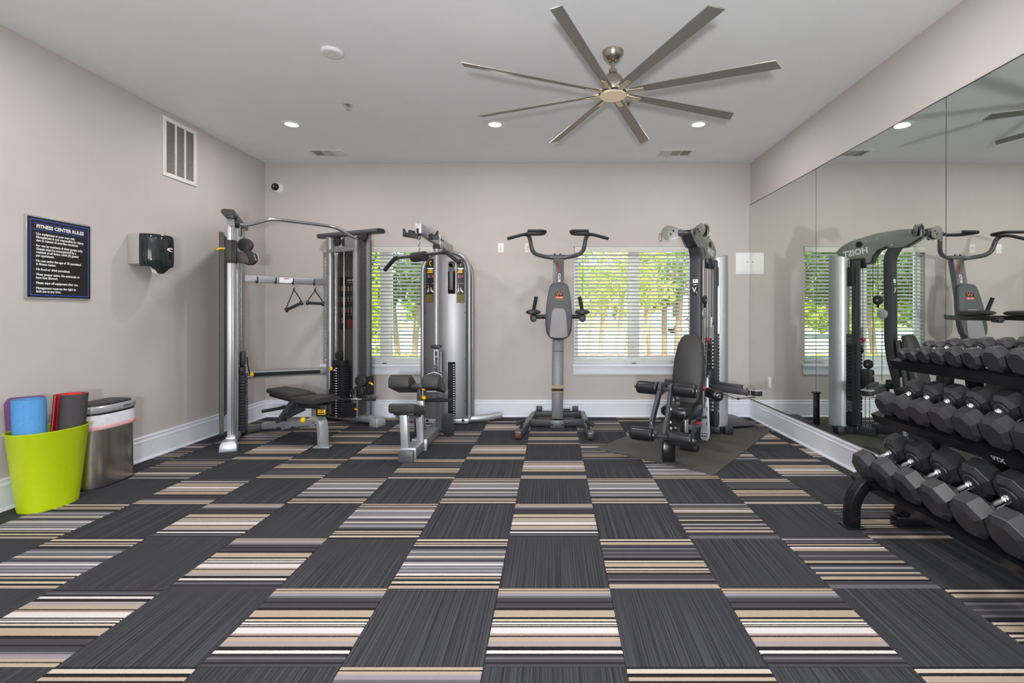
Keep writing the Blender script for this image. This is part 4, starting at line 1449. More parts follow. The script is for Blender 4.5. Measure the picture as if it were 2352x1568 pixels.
# instruction placards
def placard(xa, xb, zt_, left):
    y = lambda x: cab_y(x) - .0016
    n = 5
    xx = [xa + (xb - xa) * i / n for i in range(n + 1)]

    def topz(x):
        k = (x - xa) / (xb - xa)
        k = 1 - k if left else k
        return zt_ - max(0, k - .45) ** 2 * .22
    mb = MB()
    for a, c in zip(xx[:-1], xx[1:]):
        mb.loft([[(a, y(a), 1.36), (c, y(c), 1.36), (c, y(c) + .001, 1.36), (a, y(a) + .001, 1.36)], [(a, y(a), topz(a)), (c, y(c), topz(c)), (c, y(c) + .001, topz(c)), (a, y(a) + .001, topz(a))]])
    p = mb.build('instruction_placard', 'print_black', sheet, smooth=False)

    def pr(mb, x0, x1, z0, z1, lift=.0012):
        mb.loft([[(x0, y(x0) - lift, z0), (x1, y(x1) - lift, z0), (x1, y(x1) - lift + .0004, z0), (x0, y(x0) - lift + .0004, z0)],
                 [(x0, y(x0) - lift, z1), (x1, y(x1) - lift, z1), (x1, y(x1) - lift + .0004, z1), (x0, y(x0) - lift + .0004, z1)]])
    xm = (xa + xb) / 2
    w = xb - xa
    mb = MB()
    pr(mb, xa + .004, xm, 1.365, 1.455)
    pr(mb, xm, xb - .004, 1.365, 1.455)
    mb.build('placard_footer', 'brown_print', p, smooth=False)
    mb = MB()
    for i in range(5):
        pr(mb, xa + w * .3, xb - .012, 1.385 + i * .014, 1.388 + i * .014, .0018)
    mb.build('footer_lines', 'print_black', p, smooth=False)
    mb = MB()
    pr(mb, xa + w * .1, xm, zt_ - .110, zt_ - .100)
    pr(mb, xm, xb - w * .1, zt_ - .110, zt_ - .100)
    pr(mb, xa + w * .25, xb - w * .25, zt_ - .118, zt_ - .110)
    pr(mb, xa + w * .14, xa + w * .22, 1.475, 1.505)
    pr(mb, xa + w * .22, xa + w * .30, 1.485, 1.53)
    pr(mb, xa + w * .5, xa + w * .58, 1.495, 1.53)
    pr(mb, xa + w * .58, xa + w * .72, 1.485, 1.505)
    pr(mb, xa + w * .72, xa + w * .84, 1.475, 1.492)
    pr(mb, xa + w * .2, xa + w * .28, 1.54, 1.555)
    mb.build('placard_figures', 'print_white', p, smooth=False)
    mb = MB()
    pr(mb, xa + w * .2, xb - w * .25, zt_ - .140, zt_ - .126)
    pr(mb, xa + w * .12, xb - w * .25, zt_ - .156, zt_ - .145)
    mb.build('placard_caption', 'yellow', p, smooth=False)
    mb = MB()
    pr(mb, xa + w * .6, xa + w * .85, zt_ - .205, zt_ - .175)
    pr(mb, xa + w * .18, xa + w * .26, 1.535, 1.55, .0018)
    mb.build('placard_accent', 'red', p, smooth=False)
    mb = MB()
    pr(mb, xa + w * .2, xa + w * .3, zt_ - .21, zt_ - .175)
    pr(mb, xa + w * .4, xa + w * .48, zt_ - .21, zt_ - .18)
    pr(mb, xa + w * .1, xb - w * .1, 1.575, 1.58)
    mb.build('placard_detail', 'print_grey', p, smooth=False)
    lettering('placard_heading', 'CT', .075, 'yellow', p, ((xm + xb) / 2 - .012 if left else (xa + xm) / 2 + .008, y(xm) - .002, zt_ - .052), (1, 0, 0), (0, 0, 1), bold=.002, sx=.62)


placard(AX - .215, AX - .108, 1.85, True)
placard(-1.075, AX + .215, 1.85, False)

# boom, posts and pulleys
boom = MB().bar((-1.15, 4.262, 1.968), (-1.168, 5.72, 1.968), .052, .094).build('boom', 'silver_paint', lat, bevel=.01)
MB().span((-1.176, 4.255, 1.925), (-1.124, 4.262, 2.01)).build('boom_cap', 'silver_light', boom, bevel=.008)
MB().cyl((-1.165, 4.30, 1.945), (-1.135, 4.30, 1.945), .034, .034, 22).build('boom_pulley', 'black_plastic', lat, bevel=.003)
MB().cyl((-1.157, 4.245, 1.945), (-1.143, 4.245, 1.945), .02, .02, 16).build('boom_pulley', 'black_plastic', lat)
MB().span((-1.19, 5.0, 1.90), (-1.128, 5.12, 2.03)).build('boom_bracket', 'silver_light', lat, bevel=.004)
for yy in (5.02, 5.10):
    MB().cyl((-1.128, yy, 1.985), (-1.12, yy, 1.985), .011, .011, 12).build('bolt', 'dark_void', lat)
hx = [(-1.345, 1.93), (-1.345, 2.0), (-1.33, 2.0), (-1.318, 1.965), (-1.30, 1.965), (-1.29, 1.99), (-1.19, 1.968), (-1.19, 1.905)]
MB().prism([(x, 4.46, z) for x, z in hx], (0, .03, 0)).build('bar_hook', 'black_plastic', lat, bevel=.003)
hx2 = [(-1.115, 1.90), (-1.115, 1.95), (-1.08, 1.96), (-1.072, 1.945), (-1.06, 1.945), (-1.035, 1.985), (-1.03, 1.985), (-1.03, 1.905)]
MB().prism([(x, 4.46, z) for x, z in hx2], (0, .03, 0)).build('bar_hook', 'black_plastic', lat, bevel=.003)
MB().tube([(-1.163, 4.98, .93), (-1.163, 4.98, 1.925)], .028, 20).build('main_post', 'silver_paint', lat)
MB().cyl((-1.163, 4.98, 1.885), (-1.163, 4.98, 1.925), .036, .036, 20).build('post_collar', 'black_plastic', lat)
MB().span((-1.182, 4.96, .86), (-1.142, 5.0, .965)).build('post_sleeve', 'grey_dark', lat, bevel=.004)
MB().span((-1.215, 4.935, .895), (-1.118, 5.02, .925)).build('stop_plate', 'black_plastic', lat, bevel=.006)
mb = MB().span((-1.186, 4.95, .62), (-1.174, 4.99, .885)).span((-1.150, 4.95, .62), (-1.138, 4.99, .885)).span((-1.174, 4.95, .86), (-1.15, 4.99, .885)).span((-1.174, 4.95, .62), (-1.15, 4.99, .66))
mb.build('pulley_bracket', 'silver_paint', lat, bevel=.003)
MB().span((-1.182, 5.02, .06), (-1.118, 5.10, .86)).build('lower_post', 'grey_paint', lat, bevel=.005)
MB().tube([(-1.150, 4.29, 1.925), (-1.150, 4.29, 1.885)], .004, 6).tube([(-1.125, 5.0, 1.93), (-1.10, CY0 - .06, 1.83)], .003, 6).tube([(-1.10, CY0 - .055, 1.5), (-1.13, CY0 - .055, .75)], .0035, 6).build('lift_cable', 'cable', lat)

# base beam, seat, thigh pads
MB().bar((-1.222, 4.15, .05), (-1.20, 5.60, .05), .115, .085).build('base_beam', 'silver_paint', lat, bevel=.008)
MB().span((-1.284, 4.135, .0), (-1.162, 4.165, .098)).build('beam_cap', 'grey_paint', lat, bevel=.006)
MB().span((-1.287, 4.20, .0), (-1.158, 4.235, .104)).build('beam_band', 'silver_light', lat, bevel=.003)
MB().span((-1.276, 4.50, .0), (-1.14, 4.53, .104)).build('beam_band', 'silver_light', lat, bevel=.003)
MB().bar((-1.252, 4.235, .09), (-1.265, 4.235, .40), .062, .06, up=(0, 1, 0)).build('seat_post', 'silver_light', lat, bevel=.005)
MB().bar((-1.19, 4.50, .09), (-1.20, 4.47, .41), .06, .06, up=(0, 1, 0)).build('seat_post', 'silver_light', lat, bevel=.005)
MB().bar((-1.262, 4.20, .385), (-1.262, 4.23, .43), .075, .075, up=(0, 1, 0)).build('post_clamp', 'grey_dark', lat, bevel=.005)
MB().bar((-1.25, 4.24, .36), (-1.20, 4.50, .33), .05, .05).build('seat_rail', 'silver_paint', lat, bevel=.008)


def wedge(x0, x1, pts, bev):
    return MB().prism([(x0, y, z) for y, z in pts], (x1 - x0, 0, 0))


wedge(-1.368, -1.148, [(4.13, .415), (4.13, .475), (4.15, .492), (4.47, .405), (4.48, .385), (4.47, .345), (4.44, .335)], .012).build('seat_pad', 'vinyl_pad', lat, bevel=.016, seg=3)
MB().bar((-1.258, 4.20, .395), (-1.258, 4.44, .328), .17, .02).build('seat_board', 'black_paint', lat, bevel=.003)
prof = [(4.45, .575), (4.45, .635), (4.47, .668), (4.51, .685), (4.56, .678), (4.60, .655), (4.77, .545), (4.78, .515), (4.76, .492), (4.74, .488)]
for x0, x1 in ((-1.475, -1.285), (-1.175, -1.022)):
    wedge(x0, x1, prof, 0).build('thigh_pad', 'vinyl_pad', lat, bevel=.014, seg=3)
MB().prism([(-1.145, 4.52, .5405), (-1.06, 4.52, .5405), (-1.04, 4.70, .494), (-1.11, 4.70, .494)], (0, -.004, -.012)).build('pad_label', 'print_grey', lat, smooth=False)
wedge(-1.285, -1.175, [(4.50, .565), (4.50, .60), (4.56, .60), (4.72, .545), (4.72, .51)], 0).build('pad_bridge', 'grey_dark', lat, bevel=.006)
MB().bar((-1.232, 4.60, .36), (-1.232, 4.60, .56), .035, .045, up=(0, 1, 0)).build('pad_post', 'grey_dark', lat, bevel=.004)
MB().bar((-1.21, 4.56, .34), (-1.21, 4.56, .445), .065, .06, up=(0, 1, 0)).build('pad_sleeve', 'silver_light', lat, bevel=.005)
for zz in (.555, .475):
    MB().cyl((-1.185, 4.55, zz), (-1.165, 4.53, zz), .02, .016, 14).build('adjust_knob', 'yellow', lat, bevel=.004)
MB().tube([(-1.19, 4.75, .415), (-.955, 4.75, .415)], .017, 14).build('foot_bar', 'black_grip', lat)
MB().tube([(-1.29, 4.75, .415), (-1.19, 4.75, .415)], .017, 14).build('foot_bar', 'black_grip', lat)
MB().box((-1.055, 5.03, .12), (.105, .02, .235), Matrix.Rotation(math.radians(14), 3, 'X')).build('foot_plate', 'grey_dark', lat, bevel=.004)
MB().box((-1.345, 5.03, .12), (.105, .02, .235), Matrix.Rotation(math.radians(14), 3, 'X')).build('foot_plate', 'grey_dark', lat, bevel=.004)
MB().tube([(-1.40, 5.07, .06), (-1.0, 5.07, .06)], .02, 12).build('foot_plate_bar', 'grey_dark', lat)
MB().span((AX - .255, CY0 - .045, .01), (AX + .262, CY0 + .015, .065)).build('cabinet_foot', 'silver_light', lat, bevel=.008)
for sx in (-1, 1):
    MB().cyl((AX + sx * .20, CY0 - .052, .045), (AX + sx * .20, CY0 - .044, .045), .016, .016, 14).build('bolt', 'dark_void', lat)
    MB().tube(fillet([(AX + sx * .24, CY0 + .01, .05), (AX + sx * .42, CY0 + .05, .05), (AX + sx * .60, CY0 + .18, .06)], .2, 6), .034, 16).build('stabiliser_foot', 'silver_light', lat, angle=60)

# lat bar hanging from the boom, and the close-grip handle below
bc = V((-1.150, 4.29, 1.728))
r = thing('lat_bar', 'wide black-gripped lat bar hanging from the pulldown boom', 'cable handle', bc)
dr = V((math.cos(math.radians(-38.7)), math.sin(math.radians(-38.7)), 0))
q = lambda t, z=0: bc + dr * t + zt * z
MB().cyl(q(-.085), q(.085), .042, .042, 22).build('foam_sleeve', 'black_grip', r, bevel=.006)
MB().tube([q(-.34, .012), q(.34, .012)], .0135, 12).build('bar', 'grey_dark', r)
for sg in (-1, 1):
    MB().tube(fillet([q(sg * .32, .012), q(sg * .36, .012), q(sg * .52, -.085)], .03), .0185, 14).build('grip', 'black_grip', r)
mb = MB()
for i in range(5):
    c = bc + V((0, 0, .055 + i * .026))
    ring = [c + V((.008 * math.cos(t) * (1 if i % 2 else .1), .008 * math.cos(t) * (.1 if i % 2 else 1), .017 * math.sin(t))) for t in [2 * PI * k / 10 for k in range(11)]]
    mb.tube(ring, .0034, 6)
ch = mb.build('chain_link', 'steel_rod', r)
ch['kind'] = 'stuff'
bc = V((-1.145, 4.80, .655))
r = thing('row_handle', 'white steel row handle on a short chain below the pulldown post', 'cable handle', bc)
MB().tube(fillet([bc + V((-.075, 0, -.03)), bc + V((-.07, 0, -.005)), bc + V((0, 0, .022)), bc + V((.07, 0, -.005)), bc + V((.075, 0, -.07))], .012), .006, 8).build('handle_frame', 'silver_light', r)
MB().tube([bc + V((-.075, -.05, -.03)), bc + V((-.075, .05, -.03))], .013, 12).build('grip', 'silver_light', r)
mb = MB()
for i in range(4):
    c = bc + V((0, .01 + i * .03, .04 + i * .034))
    ring = [c + V((.011 * math.cos(t) * (1 if i % 2 else .2), .011 * math.cos(t) * (.2 if i % 2 else 1), .021 * math.sin(t))) for t in [2 * PI * k / 10 for k in range(11)]]
    mb.tube(ring, .004, 6)
ch = mb.build('chain_link', 'steel_rod', r)
ch['kind'] = 'stuff'

# ------------------------------------------------------------------ power tower
vk = thing('power_tower', 'grey power tower with padded backrest and wide pull-up handles, between the windows', 'gym machine', (.05, 5.45, 0))
CXT = .05
A0, A1 = V((.047, 5.44, .09)), V((.066, 5.78, 1.87))     # the column leans back
ax = (A1 - A0).normalized()
fr = V((0, -1, 0))
nf = (fr - ax * fr.dot(ax)).normalized()                 # out of the column's front face
col = MB().bar(A0, A1, .124, .08, up=nf).build('column', 'weider_paint', vk, bevel=.006)
cp = lambda t, x=0, n=0: A0 + (A1 - A0) * t + V((x, 0, 0)) + nf * n
rtv = V((1, 0, 0))
lettering('column_name', 'WEIDER', .042, 'red_dull', col, cp(.948, .008, .0405), -ax, rtv, bold=.001, sx=.98)
lettering('column_name', 'CLUB', .042, 'print_white', col, cp(.872, .008, .0405), -ax, rtv, bold=.001, sx=.98)
MB().bar(cp(.155, 0, .043), cp(.20, 0, .043), .128, .012, up=nf).build('step_band', 'tan_band', col, bevel=.003)
MB().bar(cp(.165, 0, .05), cp(.18, 0, .05), .128, .012, up=nf).build('step_slot', 'dark_void', col, bevel=.002)
MB().bar(cp(.405, 0, .0405), cp(.408, 0, .0405), .125, .002, up=nf).build('column_joint', 'dark_void', col)
MB().span((-.028, 5.395, .0), (.12, 5.42, .085)).build('column_foot', 'weider_paint', vk, bevel=.004)
for x in (-.012, .104):
    MB().cyl((x, 5.390, .035), (x, 5.396, .035), .009, .009, 12).build('bolt', 'dark_void', vk)
# base
for n0, n1 in (((-.345, 4.90, .045), (-.215, 5.93, .045)), ((.372, 4.86, .045), (.345, 5.93, .045))):
    MB().bar(n0, n1, .062, .07).build('base_leg', 'weider_paint', vk, bevel=.006)
    n0 = V(n0)
    MB().box(n0 + V((0, -.004, -.006)), (.058, .02, .05)).build('leg_cap', 'maroon' if n0.x < 0 else 'black_plastic', vk, bevel=.003)
MB().span((-.245, 5.42, .02), (.345, 5.48, .085)).build('cross_member', 'grey_dark', vk, bevel=.005)
MB().span((-.215, 5.80, .03), (.33, 5.86, .10)).build('cross_member', 'grey_dark', vk, bevel=.005)
for x in (-.165, .255):
    MB().span((x - .03, 5.80, .10), (x + .04, 5.86, .155)).build('base_block', 'grey_dark', vk, bevel=.004)
MB().tube([(.12, 5.78, .12), (.20, 5.78, .12)], .018, 12).build('spare_peg', 'grey_dark', vk)
for x, y, a in ((-.318, 5.05, -1), (.355, 5.0, 1)):
    MB().tube([(x - a * .03, y - .02, .17), (x + a * .05, y - .05, .13)], .02, 14).build('push_up_grip', 'black_grip', vk)
    MB().tube([(x, y, .075), (x, y - .02, .16)], .016, 10).build('grip_stem', 'grey_dark', vk)
# pull-up handles
zb = 1.893
top = [(-.16, 5.76), (-.225, 5.72), (-.25, 5.66)]
for sg, cx in ((-1, .055), (1, .055)):
    pts = [V((cx, 5.78, zb)), V((cx + sg * .13, 5.77, zb)), V((cx + sg * .29, 5.66, zb + .03)), V((cx + sg * .315, 5.62, zb + .20)), V((cx + sg * .345, 5.56, zb + .245))]
    MB().tube(fillet(pts, .17, 8), .0235, 16).build('handle_tube', 'weider_paint', vk)
    g0 = V((cx + sg * .345, 5.55, 2.118))
    MB().tube(fillet([g0 + V((-sg * .01, .03, .0)), g0 + V((sg * .03, -.02, .002)), g0 + V((sg * .21, -.07, -.055))], .04), .0175, 14).build('outer_grip', 'black_grip', vk)
    lp = fillet([g0 + V((0, 0, .004)), g0 + V((-sg * .185, -.02, .004)), g0 + V((-sg * .215, -.25, .0)), g0 + V((-sg * .02, -.25, .0))], .07, 6)
    MB().tube(lp, .0165, 14).build('loop_grip', 'black_grip', vk)
MB().tube([(CXT - .09, 5.778, zb), (CXT + .10, 5.778, zb)], .029, 18).build('handle_clamp', 'weider_paint', vk)
for dx in (-.028, .034):
    MB().cyl((CXT + dx, 5.77, zb + .025), (CXT + dx, 5.77, zb + .042), .009, .009, 10).build('bolt', 'dark_void', vk)
# backrest
out = []
zc = [(.935, .0), (.94, .045), (.955, .085), (.985, .118), (1.03, .138), (1.10, .147), (1.20, .147), (1.32, .138), (1.42, .126), (1.50, .110), (1.54, .096), (1.558, .078), (1.565, .05)]
outl = [(w, z) for z, w in zc] + [(-w, z) for z, w in reversed(zc) if w > 0]


def back_pt(w, z, n, k=1.0, zc0=1.25):
    t = (zc0 + (z - zc0) * k - .09) / (1.87 - .09)
    base = A0 + (A1 - A0) * t
    return base + V((w * k + .006, 0, 0)) + nf * n


mb = MB()
mb.loft([[back_pt(w, z, .045) for w, z in outl], [back_pt(w, z, .10) for w, z in outl], [back_pt(w, z, .115, .97) for w, z in outl], [back_pt(w, z, .120, .90) for w, z in outl], [back_pt(w, z, .122, .5) for w, z in outl]])
bp_ = mb.build('backrest', 'pad_grey', vk, angle=60)
mb = MB()
mb.loft([[back_pt(w, z, .072, 1.012) for w, z in outl], [back_pt(w, z, .084, 1.012) for w, z in outl]])
mb.build('backrest_piping', 'pad_piping', bp_, angle=60)
ins = [(.098, .965), (.096, 1.0), (.085, 1.15), (.078, 1.22), (.066, 1.255), (.042, 1.275)]
insl = [(.05, .952)] + ins + [(-w, z) for w, z in reversed(ins)] + [(-.05, .952)]
MB().loft([[back_pt(w, z, .112) for w, z in insl], [back_pt(w, z, .1245) for w, z in insl]]).build('backrest_insert', 'pad_insert', bp_, angle=60)
lg = [(-.043, 1.412), (.048, 1.412), (.048, 1.46), (-.043, 1.46)]
MB().loft([[back_pt(w, z, .119) for w, z in lg], [back_pt(w, z, .1232) for w, z in lg]]).build('logo_patch', 'print_black', bp_, smooth=False)
lettering('logo_letter', 'W', .052, 'orange', bp_, back_pt(.002, 1.436, .1236), (1, 0, 0), ax, bold=.0002, sx=1.3)
lg = [(-.045, 1.385), (.05, 1.385), (.05, 1.408), (-.045, 1.408)]
MB().loft([[back_pt(w, z, .119) for w, z in lg], [back_pt(w, z, .1232) for w, z in lg]]).build('logo_bar', 'orange_red', bp_, smooth=False)
lettering('logo_word', 'CLUB', .022, 'plastic_cream', bp_, back_pt(.002, 1.3965, .1236), (1, 0, 0), ax, bold=.0004, sx=1.25)
# arms, elbow pads and grips
MB().tube([(-.20, 5.60, 1.205), (.31, 5.60, 1.205)], .024, 14).build('arm_crossbar', 'black_paint', vk)
for sg, xx in ((-1, -.205), (1, .305)):
    MB().bar((xx, 5.62, 1.205), (xx, 5.02, 1.20), .05, .05).build('arm_tube', 'black_paint', vk, bevel=.006)
    MB().cyl((xx - sg * .012, 5.03, 1.19), (xx - sg * .012, 4.93, 1.185), .03, .03, 18).build('arm_end', 'black_plastic', vk, bevel=.004)
    mb = MB()
    rr = []
    for t, k in ((0, .6), (.03, .9), (.08, 1), (.30, 1), (.36, .9), (.40, .55)):
        y = 5.42 - t
        rr.append([V((xx + .075 * k * math.cos(a), y, 1.255 + .028 * k * math.sin(a))) for a in [2 * PI * i / 16 for i in range(16)]])
    mb.loft(rr)
    mb.build('elbow_pad', 'vinyl_pad', vk, angle=60)
    MB().tube([(xx + .0, 5.10, 1.24), (xx - sg * .035, 5.06, 1.41)], .0185, 14).build('dip_grip', 'black_grip', vk)
# ------------------------------------------------------------------ rubber mat and home gym in the right corner
mp = [V((.385, 4.565, 0)), V((1.235, 3.815, 0)), V((2.325, 5.30, 0)), V((1.50, 5.955, 0))]
r = thing('rubber_mat', 'large black rubber floor mat under the home gym', 'floor mat', (1.36, 4.9, 0))
MB().loft([[p + V((0, 0, .0005)) for p in mp], [p + V((0, 0, .008)) for p in mp]]).build('mat_sheet', 'rubber_mat', r, smooth=False)
MZ = .008
G0 = V((.963, 4.13, MZ))
gA = V((.55, .835, 0))
gP = V((.835, -.55, 0))
gym = thing('home_gym', 'black and silver home gym with padded seat on the rubber mat', 'gym machine', G0)
h = lambda a, p, z: V((.963, 4.13, 0)) + gA * a + gP * p + V((0, 0, z))


def hbox(mb, a0, a1, p0, p1, z0, z1):
    return mb.loft([[h(a0, p0, z), h(a1, p0, z), h(a1, p1, z), h(a0, p1, z)] for z in (z0, z1)])


# upright: bends forward at the foot and at the head
UP = -.055
up_path = fillet([h(.78, UP, .10), h(.80, UP, .50), h(.895, UP, .86), h(.90, UP, 1.80), h(.84, UP, 1.90)], .18, 6)
MB().sweep(up_path, [(-.052, -.04), (.052, -.04), (.052, .04), (-.052, .04)], up=gP.cross(V((0, 0, 1)))).build('upright', 'charcoal_paint', gym, bevel=.005, angle=30)
upr = gym.children[-1]
# head plates with the name, and the curved box between them
prof = [(.585, 1.985), (.60, 2.035), (.80, 2.047), (1.009, 2.036), (1.244, 1.989), (1.34, 1.94), (1.385, 1.895), (1.372, 1.854), (1.319, 1.81), (1.178, 1.757),
        (1.089, 1.745), (1.053, 1.756), (1.041, 1.811), (.993, 1.873), (.907, 1.902), (.882, 1.877), (.761, 1.876), (.66, 1.93)]
for p0, p1 in ((UP - .062, UP - .05), (UP + .05, UP + .062)):
    MB().prism([h(a, p0, z) for a, z in prof], gP * (p1 - p0)).build('head_plate', 'gym_grey', gym, bevel=.003)
    pl = gym.children[-1]
box_prof = [(.60, 2.02), (.95, 2.025), (1.12, 1.99), (1.0, 1.93), (.90, 1.91), (.84, 1.885), (.77, 1.885), (.66, 1.945)]
MB().prism([h(a, UP - .05, z) for a, z in box_prof], gP * .10).build('head_box', 'grey_dark', gym, bevel=.004)
lettering('maker_name', 'HOIST', .085, 'print_white', pl, h(1.195, UP + .0625, 1.865), gA + V((0, 0, -.12)), V((0, 0, 1)) + gA * .12, bold=.003, sx=1.0)
MB().cyl(h(1.16, UP + .061, 1.945), h(1.16, UP + .065, 1.945), .032, .032, 22).build('pivot_cover', 'dark_void', pl)
for a, z in ((1.09, 1.97), (.99, 1.985), (.72, 1.965), (.86, 1.905)):
    MB().cyl(h(a, UP + .061, z), h(a, UP + .068, z), .009, .009, 10).build('bolt', 'silver_light', pl)
# badges on the upright front
fz = gA * -1
bc = h(.90, UP, 1.47) + fz * .0405
e = [(.040 * math.cos(2 * PI * i / 28), .058 * math.sin(2 * PI * i / 28)) for i in range(28)]
MB().loft([[bc + gP * x * 1.0 + V((0, 0, z)) for x, z in e], [bc + gP * x + V((0, 0, z)) + fz * .001 for x, z in e]]).build('badge_rim', 'print_white', upr, smooth=False)
MB().loft([[bc + gP * x * .82 + V((0, 0, z * .87)) for x, z in e], [bc + gP * x * .82 + V((0, 0, z * .87)) + fz * .0016 for x, z in e]]).build('badge_face', 'print_black', upr, smooth=False)
lettering('badge_letter', 'V', .066, 'print_white', upr, bc + gP * -.006 + fz * .0018, gP, (0, 0, 1), bold=.002)
lettering('badge_number', '2', .026, 'print_white', upr, bc + gP * .017 + V((0, 0, -.024)) + fz * .0018, gP, (0, 0, 1), bold=.0008)
lc = bc + V((0, 0, .088)) + gP * .004
MB().loft([[lc + gP * x + V((0, 0, z)) for x, z in ((-.026, -.018), (.026, -.018), (.026, .018), (-.026, .018))], [lc + gP * x + V((0, 0, z)) + fz * .001 for x, z in ((-.026, -.018), (.026, -.018), (.026, .018), (-.026, .018))]]).build('notice_label', 'print_white', upr, smooth=False)
MB().loft([[lc + gP * x + V((0, 0, z)) + fz * .001 for x, z in ((-.012, -.002), (-.002, -.002), (-.002, .010), (-.012, .010))], [lc + gP * x + V((0, 0, z)) + fz * .0015 for x, z in ((-.012, -.002), (-.002, -.002), (-.002, .010), (-.012, .010))]]).build('notice_mark', 'print_black', upr, smooth=False)


# pulley heads on swivel arms
def head(c, dirv, name_mat, carry=True, r=.062, along=None, name_mat2=None):
    """two cheek plates with a wheel between them, on a stub that points along dirv"""
    c, dirv = V(c), V(dirv).normalized()
    up = V((0, 0, 1))
    side = (dirv.cross(up)).normalized() if along is None else V(along).normalized()
    vert = side.cross(dirv).normalized()
    pts = []
    for i in range(13):
        an = -PI / 2 + PI * i / 12
        pts.append((r * math.cos(an), r * math.sin(an)))
    pts += [(-r * 1.25, r * .62), (-r * 1.25, -r * .62)]
    k = None
    for s0, s1 in ((-.028, -.022), (.022, .028)):
        o = MB().prism([c + dirv * x + vert * y + side * s0 for x, y in pts], side * (s1 - s0)).build('pulley_cheek', (name_mat if s0 < 0 or name_mat2 is None else name_mat2), gym, bevel=.002)
        k = k or o
    MB().cyl(c - side * .016, c + side * .016, r * .86, r * .86, 26).build('pulley', 'black_plastic', gym, bevel=.003)
    for x, y in ((-.6, .2), (-.25, -.25)):
        MB().cyl(c + dirv * x * r + vert * y * r - side * .030, c + dirv * x * r + vert * y * r + side * .030, .009, .009, 12).build('cheek_hole', 'dark_void', gym)
    MB().cyl(c - dirv * r * 1.2, c - dirv * (r * 1.2 + .05), .03, .03, 18).cyl(c - dirv * (r * 1.2 + .01), c - dirv * (r * 1.2 + .025), .036, .036, 18).build('swivel_stub', 'grey_paint', gym)
    if carry:
        q = c + dirv * r * 1.02 - vert * .0
        MB().tube(fillet([q, q + dirv * .03 - vert * .01, q + dirv * .025 - vert * .075, q + dirv * .0 - vert * .07, q + dirv * .004 - vert * .01], .015), .0045, 8).build('carabiner', 'steel_rod', gym)
    return k


z2 = 2.005
L2, R2 = h(.585, -.215, z2), h(.60, .10, z2)
head(L2, -gP + gA * -.25, 'gym_grey', r=.068, name_mat2='silver_light')
head(R2, gP * .75 - gA * .5, 'gym_grey', r=.062)
MB().tube([h(.62, -.12, z2), h(.65, -.02, z2)], .028, 16).build('swivel_arm', 'grey_paint', gym)
MB().tube([h(.63, -.02, z2), h(.63, .03, z2 + .01)], .026, 16).build('swivel_arm', 'grey_paint', gym)
# weight stack
z = .10
MB().cyl(h(1.17, .02, .06), h(1.17, .02, 1.20), .010, .010, 10).build('guide_rod', 'steel_rod', gym)
MB().cyl(h(1.29, .02, .06), h(1.29, .02, 1.75), .010, .010, 10).build('guide_rod', 'steel_rod', gym)
for i in range(22):
    hbox(MB(), 1.15, 1.31, -.045, .075, .245 + i * .036, .245 + i * .036 + .031).build('weight_plate', 'grey_paint' if i < 3 or i > 18 else 'black_plate', gym, bevel=.003, seg=1)
mb = MB()
for i in range(22):
    mb.loft([[h(1.1492, p, .252 + i * .036 + dz) for p, dz in ((.030, 0), (.046, 0), (.046, .016), (.030, .016))], [h(1.1486, p, .252 + i * .036 + dz) for p, dz in ((.030, 0), (.046, 0), (.046, .016), (.030, .016))]])
mb.build('plate_numbers', 'print_white', gym, smooth=False)
hbox(MB(), 1.15, 1.31, -.045, .075, .09, .23).build('stack_base', 'black_paint', gym, bevel=.005)
MB().sphere(h(1.12, .0, .975), .021).cyl(h(1.13, .0, .975), h(1.15, 0, .975), .007, .007, 10).build('pin_knob', 'red', gym)
mb = MB()
hbox(mb, 1.14, 1.152, -.04, .07, .99, 1.10)
mb.build('stack_label', 'print_grey', gym, smooth=False)
MB().tube(fillet([h(1.2, .03, 1.06), h(1.2, .03, 1.13), h(1.19, .03, 1.15), h(1.18, .03, 1.13)], .02), .006, 8).build('stack_hook', 'steel_rod', gym)
hbox(MB(), 1.12, 1.20, .055, .075, .10, 1.78).build('rear_rail', 'charcoal_paint', gym, bevel=.004)
hbox(MB(), 1.10, 1.24, -.03, .03, 1.70, 1.80).build('top_block', 'black_paint', gym, bevel=.005)
hbox(MB(), 1.15, 1.24, .045, .075, 1.52, 1.72).build('pulley_housing', 'black_plastic', gym, bevel=.008)
# curved silver shroud beside the stack
S1, S2 = V((1.672, 5.150, 0)), V((1.838, 5.238, 0))
nS = V((.43, -.90, 0)).normalized()
arc = []
for i in range(13):
    t = i / 12
    arc.append(S1 + (S2 - S1) * t + nS * .055 * math.sin(PI * t) ** .8)
arc = [S1 - nS * .05 + V((.004, 0, 0))] + arc + [S2 - nS * .06 + V((-.004, 0, 0))]
mb = MB()
n = len(arc)
zt0 = [1.808 + .05 * i / (n - 1) for i in range(n)]
inn = [p - nS * .003 for p in arc]
for i in range(n - 1):
    mb.loft([[arc[i] + V((0, 0, .075)), arc[i + 1] + V((0, 0, .075)), inn[i + 1] + V((0, 0, .075)), inn[i] + V((0, 0, .075))],
             [arc[i] + V((0, 0, zt0[i])), arc[i + 1] + V((0, 0, zt0[i + 1])), inn[i + 1] + V((0, 0, zt0[i + 1])), inn[i] + V((0, 0, zt0[i]))]])
no_inner_faces(mb)
mb.build('stack_shroud', 'silver_light', gym, angle=50)
MB().box(V((1.795, 5.11, .046)), (.085, .085, .075)).build('rubber_foot', 'black_plastic', gym, bevel=.006)
MB().bar(h(1.0, -.02, .06), h(1.42, -.02, .06), .09, .07).build('rear_base', 'charcoal_paint', gym, bevel=.006)
MB().bar(h(1.25, -.02, .05), h(1.25, .09, .05), .08, .06).build('rear_outrigger', 'charcoal_paint', gym, bevel=.006)
